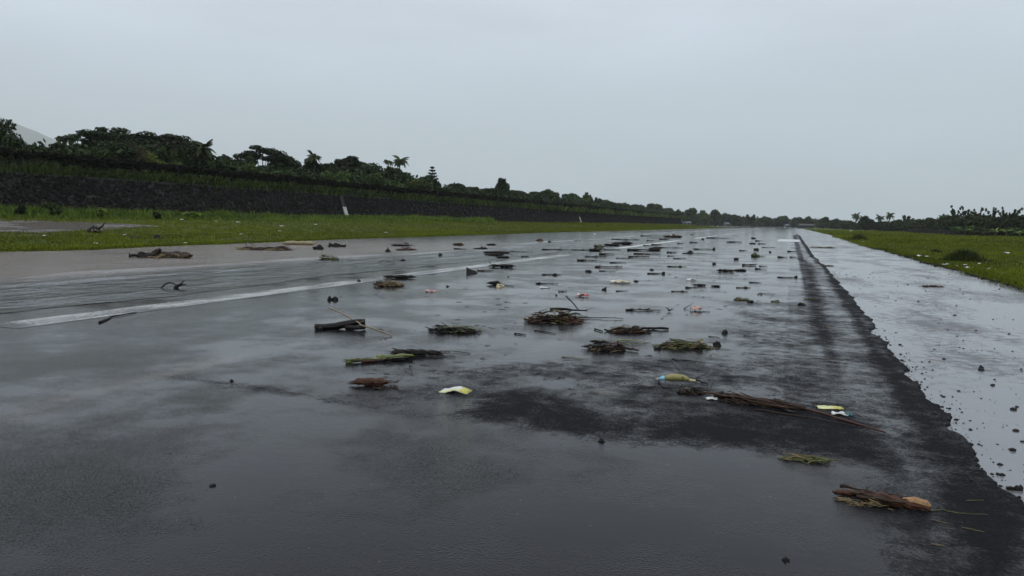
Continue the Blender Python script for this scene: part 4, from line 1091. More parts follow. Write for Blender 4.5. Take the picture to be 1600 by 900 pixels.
def tangle(r, W, D, H, n, th, spread=.5, lmin=.15, lmax=.5, skew=0.0):
    mb = MB(); sub = [(r.uniform(-.30, -.08), r.uniform(-.2, .2), .24, 1.0), (r.uniform(-.05, .2), r.uniform(-.3, .3), .20, r.uniform(.5, .8)), (r.uniform(.15, .38), r.uniform(-.2, .2), .15, r.uniform(.3, .6)), (r.uniform(-.42, .42), r.uniform(-.45, .45), .12, .35)]
    if r.random() < .4: sub = [(-a, b, c, d) for a, b, c, d in sub]
    for k in range(n):
        cu, cv, sg, hh = sub[min(3, int(r.random() ** 1.3 * 4))]
        u, v = r.gauss(cu, sg * .62), r.gauss(cv, sg * .8); far = r.random() < .14
        a = r.gauss(0, spread) + (r.uniform(-.9, .9) if far else 0); l = W * r.uniform(lmin, lmax) * (.55 if not far else 1.0)
        g = math.exp(-((u - cu) / sg) ** 2 - ((v - cv) / sg) ** 2)
        zc = H * hh * r.uniform(.02, 1) * (.15 + .85 * g); c = Vector((u * W, v * D + skew * u * W, max(zc, th)))
        d = Vector((math.cos(a), math.sin(a), r.gauss(0, .22))); p, q = c - d * l / 2, c + d * l / 2
        p.z = max(p.z, th * .5); q.z = max(q.z, th * .5); m = p.lerp(q, .5) + Vector((r.uniform(-.08, .08) * l, r.uniform(-.16, .16) * l, r.uniform(-.02, .12) * l)); m.z = max(m.z, th)
        t_ = th * r.uniform(.45, 1.9); mb.tube([p, m, q], [t_ * .7, t_, t_ * .4], 4, r.random(), False)
    return mb
def d_heap(px0, px1, py, h_px, label, mats=(('twig_tangle', 'bark_brown', 120), ('straw', 'straw', 50)), depth=.5, branches=2, bmat='bark_black', leaves=20, lmat='litter_leaf', yaw=0, scraps=(), name='debris_heap', blen=.6, core='clod', th=.007, spread=.5, skew=0.0):
    r = nr(); loc, W, rz, s = spot(px0, px1, py, yaw); H = h_px * s * .8; D = W * depth * .8
    o = tag(add(name, None, None, loc, rz), label, 'debris heap', GRP['heap'])
    if core:
        mb = MB()
        for k in range(5): clod_geo(mb, r, (W * r.uniform(-.34, .3), D * r.uniform(-.25, .25), 0), W * r.uniform(.05, .11), D * r.uniform(.08, .16), H * r.uniform(.2, .45), .6)
        mb.build('soil', M[core], o, True)
    for nm, mt, n in mats: tag(tangle(r, W * .92, D, H * 1.05, int(n * 1.25), th, spread, skew=skew).build(nm, M[mt], o), kind='stuff')
    if leaves:
        mb = MB()
        for k in range(leaves): leafstrip(mb, r, (W * r.gauss(0, .22), D * r.gauss(0, .22), H * r.uniform(0, .8)), min(.22, W * r.uniform(.1, .25)), min(.03, W * .03), r.uniform(0, 6.28))
        tag(mb.build('leaf_litter', M[lmat], o), kind='stuff')
    for k in range(branches):
        mb = MB(); l = W * r.uniform(blen * .75, blen * 1.2); stick_geo(mb, r, l, max(th * 1.6, min(.035, H * .10)), .5, .05, .04, 2)
        mb.build('branch', M[bmat], o, True, loc=(W * r.uniform(.0, .2) * r.choice((-1, 1)), D * r.uniform(-.25, .25), H * r.uniform(.0, .35)), rz=r.uniform(-.25, .25))
    for nm, mt, u, v, w in scraps:
        mb = MB(); clod_geo(mb, r, (0, 0, 0), w * W, w * W * .7, w * W * .6, .45); mb.build(nm, M[mt], o, False, loc=(u * W, v * D, H * .45))
    return o
def d_leaf(px0, px1, py, w_px, label, mat='litter_green', yaw=0, name='leaf_piece', n=1, cat='leaf', curl=.25):
    r = nr(); loc, L, rz, s = spot(px0, px1, py, yaw); mb = MB()
    for k in range(n): leafstrip(mb, r, (0, r.uniform(-.2, .2) * L * (n > 1), 0), L * r.uniform(.8, 1), w_px * s, r.uniform(-.25, .25) * (n > 1), curl, .012, n=8)
    o = mb.build(name, M[mat], None, True, loc=loc, rz=rz); sm = o.modifiers.new('thick', 'SOLIDIFY'); sm.thickness = .004
    return tag(o, label, cat, GRP['leaf'])
def crumple(r, L, Wd, H, nx=10, ny=6):
    V = []; Fc = []; sx = r.uniform(0, 90)
    for j in range(ny + 1):
        for i in range(nx + 1):
            u, v = i / nx - .5, j / ny - .5
            k = mnoise.noise(Vector((u * 3 + sx, v * 3, sx))) ; k2 = mnoise.noise(Vector((u * 7, v * 7 + sx, 3)))
            V.append((u * L * (1 + .1 * k2), v * Wd * (1 + .15 * k), max(.003, H * (.5 + .6 * k + .35 * k2) * (1 - 1.2 * (abs(u) ** 2 + abs(v) ** 2)))))
    for j in range(ny):
        for i in range(nx): a = j * (nx + 1) + i; Fc.append((a, a + 1, a + nx + 2, a + nx + 1))
    return V, Fc
def d_scrap(px0, px1, py, h_px, label, mat='white', yaw=0, name='plastic_scrap', depth=.6, extra=None):
    r = nr(); loc, L, rz, s = spot(px0, px1, py, yaw); mb = MB(); mb.add(*crumple(r, L, L * depth, h_px * s))
    me_ = mb.me(name, M[mat], True)
    if extra:
        o = tag(add(name, None, None, loc, rz), label, 'plastic', GRP['plastic']); b = add('film', me_, o); b.modifiers.new('thick', 'SOLIDIFY').thickness = .004
        for nm, mt, u, w, hh in extra:
            q = MB(); q.add(*crumple(r, L * w, L * w * .8, hh * s)); p = q.build(nm, M[mt], o, True, loc=(u * L, -.03 * L, .004)); p.modifiers.new('thick', 'SOLIDIFY').thickness = .004
        return o
    o = add(name, me_, None, loc, rz); o.modifiers.new('thick', 'SOLIDIFY').thickness = .004
    return tag(o, label, 'plastic', GRP['plastic'])

# --- nearest things
# broken reddish log at the bottom right
r = nr(); A, B = G(1306, 776), G(1452, 800); v = Vector((B[0] - A[0], B[1] - A[1], 0)); L = v.length
o = tag(add('log', None, None, ((A[0] + B[0]) / 2, (A[1] + B[1]) / 2, 0), math.atan2(v.y, v.x)), 'reddish brown split log with raw orange end at bottom right', 'log', GRP['log'])
mb = MB(); P = []; rd = []
for i in range(15):
    t = i / 14; P.append((-L / 2 + L * t, .012 * math.sin(t * 7), .034)); rd.append(.030 * (.45 + .6 * min(1, t * 2.2)) * (.8 + .3 * math.sin(math.pi * (.25 + .65 * t))) * r.uniform(.8, 1.2))
mb.tube(P, rd, 11, .3, True, .45, r); mb.build('trunk', M['bark_red'], o, False)
mb = MB(); mb.tube([(L * .22, .0, .050), (L * .34, -.004, .056), (L * .46, -.006, .046), (L * .505, -.004, .036)], [.014, .026, .026, .012], 9, .0, True, .3, r); mb.build('raw_end', M['wood_raw'], o)
mb = MB()
for k in range(16):
    y0 = r.uniform(-.035, .035); x0 = r.uniform(-.5, .1) * L; mb.tube([(x0, y0, .06 + r.uniform(-.02, .008)), (x0 + L * r.uniform(.1, .3), y0 + r.uniform(-.01, .01), .058 + r.uniform(-.02, .01))], [.005, .003], 4, .2)
mb.build('bark_strip', M['bark_brown'], o)
for k in range(20):
    mb = MB(); l = L * r.uniform(.3, .8); stick_geo(mb, r, l, r.uniform(.004, .011), .4, .05, .04, 1)
    mb.build('fibre', M[r.choice(['bark_red', 'bark_brown', 'bark_black', 'bark_red'])], o, True, loc=(-L * .5 + l * .5 + L * r.uniform(-.05, .25), r.uniform(-.06, .06), r.uniform(.0, .05)), rz=r.uniform(-.11, .11))
tag(tangle(r, L * .55, .12, .05, 60, .0025, .35).build('straw_tangle', M['straw'], o, loc=(-L * .22, -.055, 0)), kind='stuff')
tag(tangle(r, L * .45, .10, .03, 40, .0025, .35).build('straw_tangle', M['straw_green'], o, loc=(-L * .05, .07, 0)), kind='stuff')
def near_stick(ends, th, label, mat, name='stick', twigs=0, sag=.0, z0=None, taper=.5, cat='stick', kink=.01, zend=(0, 0)):
    """stick through several ground pixels"""
    r = nr(); Q = [Vector((*G(px, py)[:2], 0)) for px, py in ends]; c = sum(Q, Vector()) / len(Q); mb = MB(); P = []
    m = 5
    for i in range(len(Q) - 1):
        for j in range(m): P.append(Q[i].lerp(Q[i + 1], j / m) - c)
    P.append(Q[-1] - c); n = len(P)
    for i, p in enumerate(P):
        p.z = th * .9 + zend[0] + (zend[1] - zend[0]) * i / (n - 1)
        if 0 < i < n - 1: p.x += r.uniform(-1, 1) * kink; p.y += r.uniform(-1, 1) * kink; p.z += r.uniform(0, 1) * kink + sag * math.sin(math.pi * i / (n - 1))
    rad = [th * (1 - (1 - taper) * i / (n - 1)) * r.uniform(.85, 1.15) for i in range(n)]
    mb.tube(P, rad, 6, r.uniform(.2, .7), True, .2, r)
    for k in range(twigs):
        i = r.randrange(1, n - 1); p = P[i]; e = p + Vector((r.uniform(-1, 1), r.uniform(-1, 1), r.uniform(0, .5))).normalized() * th * r.uniform(5, 12); e.z = max(e.z, th * .4)
        mb.tube([p, e], [rad[i] * .5, rad[i] * .2], 5, .5, True, 0, r)
    return tag(mb.build(name, M[mat], None, True, loc=(c.x, c.y, surf(c.x, c.y))), label, cat, GRP['stick'])
near_stick([(1415, 792), (1452, 799), (1470, 797), (1500, 803), (1543, 805)], .0035, 'long pale straw trailing right from the reddish split log', 'straw_green', 'straw', kink=.004)
near_stick([(1455, 812), (1484, 819)], .0025, 'short pale straw below the reddish split log', 'straw', 'straw', kink=.002)
near_stick([(1503, 825), (1538, 832)], .003, 'pale straw lying below the long trailing straw', 'straw', 'straw', kink=.002)
near_stick([(1455, 851), (1476, 854)], .004, 'stubby pale straw piece nearest the bottom right corner', 'straw', 'straw', kink=.002)
near_stick([(1510, 783), (1537, 782)], .0028, 'thin pale straw above the long trailing straw', 'straw', 'straw', kink=.002)
d_heap(1218, 1302, 719, 11, 'flat bundle of pale green grass straws on the dark wet asphalt', (('straw', 'straw_green', 70), ('dry_straw', 'straw', 35)), .32, 0, leaves=0, yaw=-.22, core=None, th=.0032, spread=.32, name='grass_bundle')
# long bundle of brown stalks with a long tail
A, B = G(1120, 622), G(1300, 652); v = Vector((B[0] - A[0], B[1] - A[1], 0)); L = v.length; r = nr()
o = tag(add('stalk_bundle', None, None, ((A[0] + B[0]) / 2, (A[1] + B[1]) / 2, 0), math.atan2(v.y, v.x)), 'long bundle of reddish brown stalks pointing at the dark pavement edge', 'debris heap', GRP['heap'])
for k in range(11):
    mb = MB(); l = L * r.uniform(.45, .8); P, rd = stick_geo(mb, r, l, r.uniform(.008, .016), .6, .03, .02, 0)
    mb.build('stalk', M[r.choice(['bark_red', 'bark_brown', 'bark_red', 'bark_black'])], o, True, loc=(-L * .12 + L * r.uniform(-.1, .16), r.uniform(-.09, .09), r.uniform(0, .06)), rz=r.uniform(-.08, .08))
tag(tangle(r, L * .7, .24, .07, 110, .004, .3).build('straw_tangle', M['bark_brown'], o, loc=(-L * .12, 0, 0)), kind='stuff')
mb = MB(); clod_geo(mb, r, (0, 0, 0), .07, .06, .07); mb.build('root_ball', M['clod'], o, True, loc=(-L * .47, .02, 0))
mb = MB()
for k in range(10): leafstrip(mb, r, (L * r.uniform(-.4, .2), r.uniform(-.12, .12), r.uniform(0, .04)), .12, .014, r.uniform(-.6, .6))
tag(mb.build('leaf_litter', M['litter_leaf'], o), kind='stuff')
near_stick([(1215, 632), (1270, 645), (1330, 662), (1384, 678)], .014, 'long dark pole trailing right from the reddish stalk bundle', 'bark_red', 'pole', twigs=2, taper=.5)
near_stick([(1180, 641), (1260, 653), (1340, 668)], .007, 'thin stalk lying below the long dark pole', 'bark_brown', 'stalk', taper=.5)
near_stick([(1090, 606), (1120, 618), (1165, 625)], .006, 'thin bent twig joining the bottle tangle and the stalk bundle', 'bark_black', 'twig')
d_scrap(1277, 1310, 638, 5, 'yellow leaf shaped plastic wrapper beside the long dark pole', 'paleyellow', -.15, 'plastic_wrapper', .55, (('lobe', 'yellow', .33, .6, 5),))
d_scrap(1300, 1324, 648, 7, 'white and teal crumpled plastic below the yellow wrapper', 'white', -.4, 'plastic_scrap', .6, (('teal_corner', 'teal', .5, .55, 7),))
d_scrap(1103, 1121, 624, 5, 'white crumpled plastic scrap left of the reddish stalk bundle', 'white', 0)
# yellow bottle with blue neck
A, B = G(1022, 597), G(1090, 599); v = Vector((B[0] - A[0], B[1] - A[1], 0)); L = v.length; r = nr()
o = tag(add('bottle', None, None, ((A[0] + B[0]) / 2, (A[1] + B[1]) / 2, 0), math.atan2(v.y, v.x)), 'curved yellow plastic bottle with pale blue neck lying in twigs', 'bottle')
mb = MB(); P = []; rd = []
for i in range(14):
    t = i / 13; P.append((-L * .26 + L * .60 * t, 0, .046 + .018 * math.sin(math.pi * t) - .012 * t)); rd.append(.037 * min(1, .45 + 4 * t) * (1 if t < .68 else 1 - .75 * ((t - .68) / .32) ** 1.3))
mb.tube(P, rd, 16, .0, True); mb.build('body', M['bottle'], o, True)
mb = MB(); mb.tube([(-L * .26, 0, .047), (-L * .31, 0, .045), (-L * .37, 0, .04)], [.026, .024, .016], 12); mb.build('neck', M['blue'], o, True)
mb = MB(); mb.tube([(-L * .37, 0, .038), (-L * .43, 0, .030), (-L * .48, 0, .022)], [.017, .018, .005], 10); mb.build('cap', M['grey'], o, True)
mb = MB(); mb.tube([(L * .30, 0, .036), (L * .38, 0, .03), (L * .45, -.005, .028)], [.017, .014, .014], 8); mb.build('spout', M['cream'], o, True)
near_stick([(1046, 576), (1060, 590), (1068, 604)], .007, 'dark twig leaning across the top of the yellow bottle', 'bark_black', 'twig', zend=(.10, .06), kink=.004)
near_stick([(1072, 592), (1088, 596), (1106, 602)], .014, 'short thick dark stick touching the right end of the yellow bottle', 'bark_black', 'stick', twigs=2, kink=.006)
near_stick([(1029, 598), (1036, 606), (1060, 609), (1076, 612)], .007, 'dark looping twig in front of the yellow bottle', 'bark_black', 'twig', twigs=1)
d_heap(1058, 1102, 615, 13, 'tangle of dark roots and pale twigs in front of the yellow bottle', (('root_tangle', 'bark_black', 120), ('brown_root', 'bark_brown', 60), ('pale_twig', 'stick_pale', 14)), .6, 1, leaves=6, th=.005, spread=.9, core=None, name='root_tangle')
# packet
A = G(712, 612); r = nr(); V = []; Fc = []; s = A[2]; L = 46 * s
for j in range(7):
    for i in range(13):
        u, w = i / 12 - .5, j / 6 - .5; V.append((u * L, w * L * .62, .006 + .022 * (1 - (2 * abs(w)) ** 2) * (1 - (2 * abs(u)) ** 6) + .014 * math.sin(u * 7 + 1) + .006 * mnoise.noise(Vector((u * 9, w * 9, 1))) + .010))
for j in range(6):
    for i in range(12): a = j * 13 + i; Fc.append((a, a + 1, a + 14, a + 13))
o = tag(add('packet', None, None, (A[0], A[1], 0), CAM_RZ - .25), 'flat white packet with yellow end lying on dark wet asphalt', 'packet', GRP['plastic'])
b = add('film', mesh('film', V, Fc, M['white'], True), o); b.modifiers.new('thick', 'SOLIDIFY').thickness = .003
def sub_mesh(nm, fs, mt):
    ids = sorted({i for f in fs for i in f}); mp_ = {i: k for k, i in enumerate(ids)}
    return mesh(nm, [(V[i][0], V[i][1], V[i][2] + .004) for i in ids], [tuple(mp_[i] for i in f) for f in fs], M[mt], True)
b = add('yellow_band', sub_mesh('yellow_band', [f for k, f in enumerate(Fc) if k % 12 >= 9], 'yellow'), o); b.modifiers.new('thick', 'SOLIDIFY').thickness = .002
b = add('seam', sub_mesh('seam', [f for k, f in enumerate(Fc) if k // 12 == 0 and k % 12 < 9], 'paleyellow'), o); b.modifiers.new('thick', 'SOLIDIFY').thickness = .002
# reddish wood chunk with roots
d_log(553, 604, 603, 15, 'short thick reddish brown wood chunk left of the white packet', 'bark_red', -.05, 1, 'wood_chunk')
d_heap(586, 622, 607, 8, 'thin dark root tangle at the right end of the wood chunk', (('root_tangle', 'bark_brown', 55),), .7, 1, leaves=0, th=.003, spread=1.0, core=None, name='root_tangle')
near_stick([(600, 603), (622, 610), (637, 613)], .004, 'thin dark twig pointing right from the wood chunk', 'bark_black', 'twig', kink=.004)
# black log and green stalk pair
d_log(612, 692, 556, 11, 'black rotten log with frayed roots behind the green leaf stalk', 'bark_black', .06, 4)
near_stick([(686, 550), (705, 550), (735, 553)], .007, 'thin dark root trailing right from the black rotten log', 'bark_black', 'root', twigs=4)
r = nr(); A, B = G(537, 567), G(650, 560); v = Vector((B[0] - A[0], B[1] - A[1], 0)); L = v.length
o = tag(add('leaf_stalk', None, None, ((A[0] + B[0]) / 2, (A[1] + B[1]) / 2, 0), math.atan2(v.y, v.x)), 'torn green banana leaf stalk lying in front of the black log', 'leaf stalk', GRP['leaf'])
for k, (u, l, th, mt) in enumerate([(-.2, .55, .026, 'stalk_green'), (.2, .5, .034, 'stalk_green'), (.02, .6, .022, 'bark_red'), (.1, .4, .018, 'bark_black')]):
    mb = MB(); stick_geo(mb, r, L * l, th, .6, .04, .02, 1); mb.build('stalk', M[mt], o, True, loc=(u * L, (-.03, .02, -.07, -.11)[k], (.0, .012, 0, 0)[k]), rz=(.06, -.03, .04, -.1)[k])
mb = MB()
for k in range(12): leafstrip(mb, r, (L * r.uniform(-.45, .35), r.uniform(-.16, .06), r.uniform(0, .04)), r.uniform(.12, .3), .022, r.uniform(-.5, .5))
tag(mb.build('leaf_shred', M['litter_green'], o), kind='stuff')
mb = MB()
for k in range(5): leafstrip(mb, r, (L * r.uniform(.3, .46), r.uniform(-.06, .04), .03), .13, .03, r.uniform(0, 3))
mb.build('yellow_tip', M['leaf_yellow'], o)
near_stick([(640, 571), (644, 580)], .006, 'tiny dark upright twig below the green leaf stalk', 'bark_black', 'twig', zend=(.0, .03))
near_stick([(632, 580), (648, 588)], .003, 'fine dark twig between green leaf stalk and white packet', 'bark_black', 'twig')
# forked log and pale stick
r = nr(); A, B = G(493, 519), G(570, 507); v = Vector((B[0] - A[0], B[1] - A[1], 0)); sc_ = G(530, 515)[2]; L = 78 * sc_
o = tag(add('forked_log', None, None, (*G(531, 515)[:2], 0), CAM_RZ + .10), 'black forked log under a long pale stick', 'log', GRP['log'])
for nm, P, th in [('trunk', [(-.48, -.02, .05), (-.3, 0, .06), (-.1, .02, .07), (.1, .06, .11), (.3, .09, .15), (.49, .10, .16)], .078), ('branch', [(.12, .02, .05), (.25, -.06, .05), (.38, -.10, .06), (.47, -.02, .06), (.48, .04, .07)], .05), ('stub', [(-.40, -.02, .05), (-.36, -.10, .035), (-.355, -.18, .03)], .04)]:
    mb = MB(); mb.tube([(a * L, b * L, c * L * .9) for a, b, c in P], [th * L * (1 - .12 * i / len(P)) * r.uniform(.9, 1.1) * .92 for i in range(len(P))], 9, .4, True, .22, r); mb.build(nm, M['bark_black'], o)
mb = MB(); mb.tube([(-.485 * L, -.02 * L, .05 * L), (-.50 * L, -.02 * L, .05 * L)], [.04 * L, .02 * L], 8, 0, True, .4, r); mb.build('broken_end', M['bark_red'], o)
near_stick([(514, 500), (540, 508), (565, 518), (612, 526)], .014, 'long pale stick lying across the black forked log', 'stick_pale', 'stick', zend=(.19, .0), taper=.7, twigs=1, sag=.02)
d_heap(672, 752, 519, 14, 'brown and green leafy heap with one pale stalk, left of the middle', (('twig_tangle', 'bark_black', 80), ('green_straw', 'straw_green', 40)), .5, 3, leaves=26, lmat='litter_green', th=.006)
near_stick([(735, 520), (750, 517), (765, 518)], .005, 'thin dark twig at the right end of the brown and green heap', 'bark_black', 'twig', twigs=2)
d_clod(512, 528, 469, 8, 'pair of touching black clods left of the forked log', n=2)
d_clod(558, 564, 440, 5, 'small black clod beside the white centreline stripe')
near_stick([(155, 505), (168, 500), (174, 496), (190, 494), (213, 489)], .018, 'dark bent stick with pale peeled bend below the white stripe', 'bark_black', 'stick', kink=.006)
# middle heaps
d_heap(818, 905, 503, 22, 'largest tangled twig heap with white paper and pointed branches, mid runway', (('twig_tangle', 'bark_black', 150), ('brown_twig', 'bark_red', 90), ('straw', 'straw', 70), ('green_straw', 'straw_green', 16)), .55, 3, leaves=30, th=.007, scraps=(('paper_scrap', 'white', -.3, -.1, .035),), spread=.6)
near_stick([(850, 497), (880, 499), (925, 498), (974, 499)], .016, 'long dark pole reaching right out of the largest twig heap', 'bark_black', 'pole', twigs=3, taper=.35)
near_stick([(860, 491), (890, 490), (918, 490)], .035, 'pointed dark branch lying on the largest twig heap', 'bark_black', 'branch', twigs=1, zend=(.06, .02), taper=.3)
near_stick([(884, 481), (895, 486), (904, 491)], .018, 'short branch sticking up from the right end of the largest heap', 'bark_black', 'branch', zend=(.22, .06), kink=.006)
d_heap(948, 1012, 519, 13, 'flat brown heap with a straight dark pole on its right', (('twig_tangle', 'bark_black', 90), ('brown_twig', 'bark_red', 50), ('straw', 'straw', 34)), .5, 1, leaves=16, th=.006)
near_stick([(985, 516), (1015, 515), (1045, 515.5)], .022, 'straight dark pole lying in the flat brown heap', 'bark_black', 'pole', taper=.9)
d_heap(921, 985, 547, 21, 'spiky dark heap with an orange scrap on it', (('twig_tangle', 'bark_black', 150), ('straw', 'straw', 40), ('red_twig', 'bark_red', 40)), .6, 2, leaves=14, th=.006, spread=.8, scraps=(('orange_scrap', 'orange', .18, .0, .05),), skew=-.15)
near_stick([(965, 545), (985, 548), (998, 550)], .024, 'thick dark stick at the front of the spiky dark heap', 'bark_brown', 'stick', twigs=2, kink=.008)
near_stick([(964, 534), (985, 533), (1009, 536)], .012, 'upper green stalk reaching right from the spiky dark heap', 'stalk_green', 'stalk')
near_stick([(970, 537), (985, 539), (1000, 538)], .008, 'lower green stalk reaching right from the spiky dark heap', 'straw_green', 'stalk')
d_heap(1030, 1112, 543, 17, 'greenish heap of long stalks with a white scrap, right of the spiky heap', (('twig_tangle', 'straw_green', 120), ('straw', 'straw', 60), ('dark_twig', 'bark_black', 50)), .5, 3, 'bark_brown', 22, 'litter_green', th=.006, spread=.4, scraps=(('white_scrap', 'cream', .30, .15, .06),))
d_clod(1022, 1034, 546, 8, 'dark root lump at the left end of the greenish stalk heap', n=2)
near_stick([(1065, 545), (1085, 548), (1102, 554)], .006, 'thin twig reaching down right from the greenish stalk heap', 'bark_black', 'twig')
near_stick([(1060, 541), (1100, 543), (1141, 547)], .007, 'long thin stalk reaching right from the greenish stalk heap', 'straw_green', 'stalk')
d_clod(1115, 1125, 540, 7, 'dark lump at the right end of the greenish stalk heap')
d_clod(1128, 1137, 521, 9, 'angular dark clod alone right of the flat brown heap')
near_stick([(1051, 561), (1056, 564), (1075, 564), (1102, 569)], .010, 'dark hooked stick below the greenish stalk heap', 'bark_black', 'stick', kink=.004)
near_stick([(878, 558), (895, 559), (913, 561)], .006, 'thin pale straw below the spiky dark heap', 'straw', 'straw', kink=.003)
near_stick([(835, 517), (850, 519), (868, 522)], .011, 'thin dark stick just below the largest heap', 'bark_black', 'stick', kink=.004)
near_stick([(804, 522), (822, 524)], .012, 'short dark stick left of the thin one below the largest heap', 'bark_black', 'stick', kink=.003)
near_stick([(929, 515), (942, 519)], .014, 'stubby dark stick left of the flat brown heap', 'bark_black', 'stick', kink=.003)
near_stick([(1107, 526), (1125, 528)], .007, 'thin dark twig left of the angular clod', 'bark_black', 'twig', kink=.003)
near_stick([(1162, 525), (1182, 527)], .007, 'thin dark twig right of the angular clod', 'bark_black', 'twig', kink=.003)
near_stick([(872, 590), (883, 591)], .007, 'tiny dark leaf stem above the big dark asphalt patch', 'bark_black', 'twig', kink=.002)
d_leaf(1262, 1330, 564, 3, 'flat brown leaf blade near the dark pavement edge', 'litter_leaf', -.2, cat='leaf', curl=.05)
d_leaf(1316, 1326, 571, 2, 'tiny yellow green leaf at the end of the flat brown blade', 'leaf_yellow', .5)
d_leaf(1286, 1298, 514, 4, 'small pale curled leaf near the pavement edge', 'straw', .2, curl=.6)
d_clod(934, 944, 690, 4, 'dark wood chip alone on the smooth foreground water film', name='wood_chip')
d_clod(1223, 1233, 876, 5, 'black chip near the bottom of the smooth foreground', name='wood_chip')
d_clod(328, 337, 759, 3, 'dark leaf chip in the left foreground', name='wood_chip')
d_clod(360, 365, 596, 3, 'tiny dark chip beside the dark streak at left', name='wood_chip')
d_clod(1573, 1597, 760, 8, 'black asphalt chunk broken off at the right pavement edge', name='asphalt_chunk', n=2)
d_clod(1560, 1570, 738, 4, 'small black asphalt crumb above the broken off chunk', name='asphalt_chunk')
d_clod(1530, 1536, 573, 5, 'larger dark pebble on the pale right shoulder', name='asphalt_chunk')

# --- left flooded side
r = nr(); loc, L, rz, s = spot(200, 300, 403)
o = tag(add('driftwood', None, None, loc, rz), 'large driftwood stump with branches standing in muddy flood water', 'driftwood', GRP['log'])
for nm, P, th, mt in [('trunk', [(-.1, 0, .02), (.05, .02, .06), (.22, .0, .035), (.36, -.02, .03), (.47, -.03, .03)], .055, 'bark_brown'), ('root', [(-.12, 0, .05), (-.25, -.02, .03), (-.40, -.03, .035), (-.47, -.03, .02)], .028, 'bark_black'), ('root', [(-.30, -.02, .03), (-.33, -.02, .08)], .014, 'bark_black'), ('root', [(-.45, -.03, .02), (-.46, -.03, .07)], .012, 'bark_black'),
                      ('branch', [(-.14, -.04, .01), (-.02, -.05, .07), (.04, -.05, .14)], .022, 'bark_black'), ('branch', [(.10, .08, .06), (.28, .07, .08)], .035, 'bark_black'), ('branch', [(.28, 0, .06), (.40, .02, .07), (.5, 0, .035)], .032, 'bark_brown'), ('branch', [(-.14, .0, .03), (-.06, .02, .10), (.0, .04, .12)], .05, 'bark_brown')]:
    mb = MB(); mb.tube([(a * L, b * L, c * L) for a, b, c in P], [th * L * r.uniform(.8, 1.1) * (1 - .4 * i / len(P)) for i in range(len(P))], 8, .4, True, .25, r); mb.build(nm, M[mt], o)
mb = MB(); clod_geo(mb, r, (-.2 * L, 0, 0), .14 * L, .08 * L, .09 * L); clod_geo(mb, r, (.2 * L, 0, 0), .2 * L, .08 * L, .05 * L); mb.build('root_soil', M['clod'], o, True)
tag(tangle(r, L * .5, L * .16, .09 * L, 60, .018, .6).build('twig_tangle', M['straw'], o, loc=(.12 * L, -.04 * L, 0)), kind='stuff')
mb = MB(); mb.tube([(-.21 * L, .15 * L, 0), (-.25 * L, .15 * L, .16 * L)], [.02, .012], 5); mb.tube([(-.14 * L, .15 * L, .04 * L), (-.17 * L, .15 * L, .14 * L)], [.02, .012], 5); mb.build('pale_twig', M['stick_pale'], o)
r = nr(); loc, L, rz, s = spot(250, 292, 451)
o = tag(add('arched_root', None, None, loc, rz), 'black arched root with forked stump in the flood water', 'root', GRP['log'])
for nm, P, th in [('root', [(-.48, 0, 0), (-.36, 0, .12), (-.18, 0, .22), (.0, 0, .20), (.12, 0, .12)], .026), ('stump', [(.06, 0, -.02), (.14, -.02, .08), (.20, 0, .14)], .085), ('fork', [(.16, 0, .10), (.30, 0, .20), (.40, 0, .32)], .035), ('fork', [(.2, 0, .12), (.34, .02, .16), (.46, .02, .17)], .03)]:
    mb = MB(); mb.tube([(a * L, b * L, c * L) for a, b, c in P], [th * L * r.uniform(.85, 1.1) * (1 - .3 * i / len(P)) for i in range(len(P))], 8, .4, True, .25, r); mb.build(nm, M['bark_black'], o)
d_heap(376, 455, 391, 7, 'low brown straw heap with curly roots by the left grass', (('straw', 'bark_brown', 110), ('dry_straw', 'straw', 30)), .35, 2, leaves=10, th=.018, spread=.3)
near_stick([(385, 388), (388, 386), (400, 387)], .03, 'curly root at the left end of the low brown straw heap', 'bark_brown', 'root', zend=(.1, .05), sag=.15)
o = d_log(443, 492, 383, 7, 'pale banana stem with torn brown base by the left grass', 'sheath', .03, 1, 'banana_log')
d_clod(492, 506, 390, 7, 'round dark clod right of the pale banana stem')
d_clod(512, 540, 386, 6, 'long lumpy dark clod right of the round clod', n=3)
d_heap(499, 530, 407, 10, 'mossy olive clump in the flood water', (('moss_tangle', 'straw_green', 60), ('dark_twig', 'bark_black', 40)), .5, 0, leaves=24, th=.014, spread=.8, core='moss', name='moss_clump')
d_heap(608, 643, 385, 7, 'dark leafy clump near the left grass, farther of two', (('twig_tangle', 'bark_black', 50),), .6, 1, leaves=24, th=.02)
d_heap(617, 651, 392, 6, 'reddish twig bundle, nearer of two by the left grass', (('twig_tangle', 'bark_red', 60),), .5, 2, 'bark_red', 8, th=.018, spread=.25)
d_clod(602, 610, 394, 5, 'small dark clod left of the reddish twig bundle')
d_clod(685, 692, 400, 7, 'small pointed black clod standing alone before the stripe')
near_stick([(590, 411), (598, 408), (612, 410), (618, 413), (605, 415), (592, 414)], .012, 'thin dark looping vine in the flood water', 'bark_black', 'vine_loop', kink=.01)
d_clod(626, 633, 408, 3, 'tiny dark chip right of the looping vine')
d_log(600, 648, 435, 6, 'straight dark log lying at the white stripe', 'bark_black', .04, 0)
d_heap(581, 632, 447, 13, 'rounded heap of tan straw just below the white stripe', (('straw', 'straw', 130), ('dark_straw', 'bark_brown', 50)), .6, 0, leaves=8, th=.01, spread=.45)
d_scrap(664, 682, 456, 6, 'pinkish white curled plastic right of the tan straw heap', 'pink', -.2, depth=.4)
d_clod(697, 702, 448, 2, 'tiny dark chip right of the pinkish curled plastic')
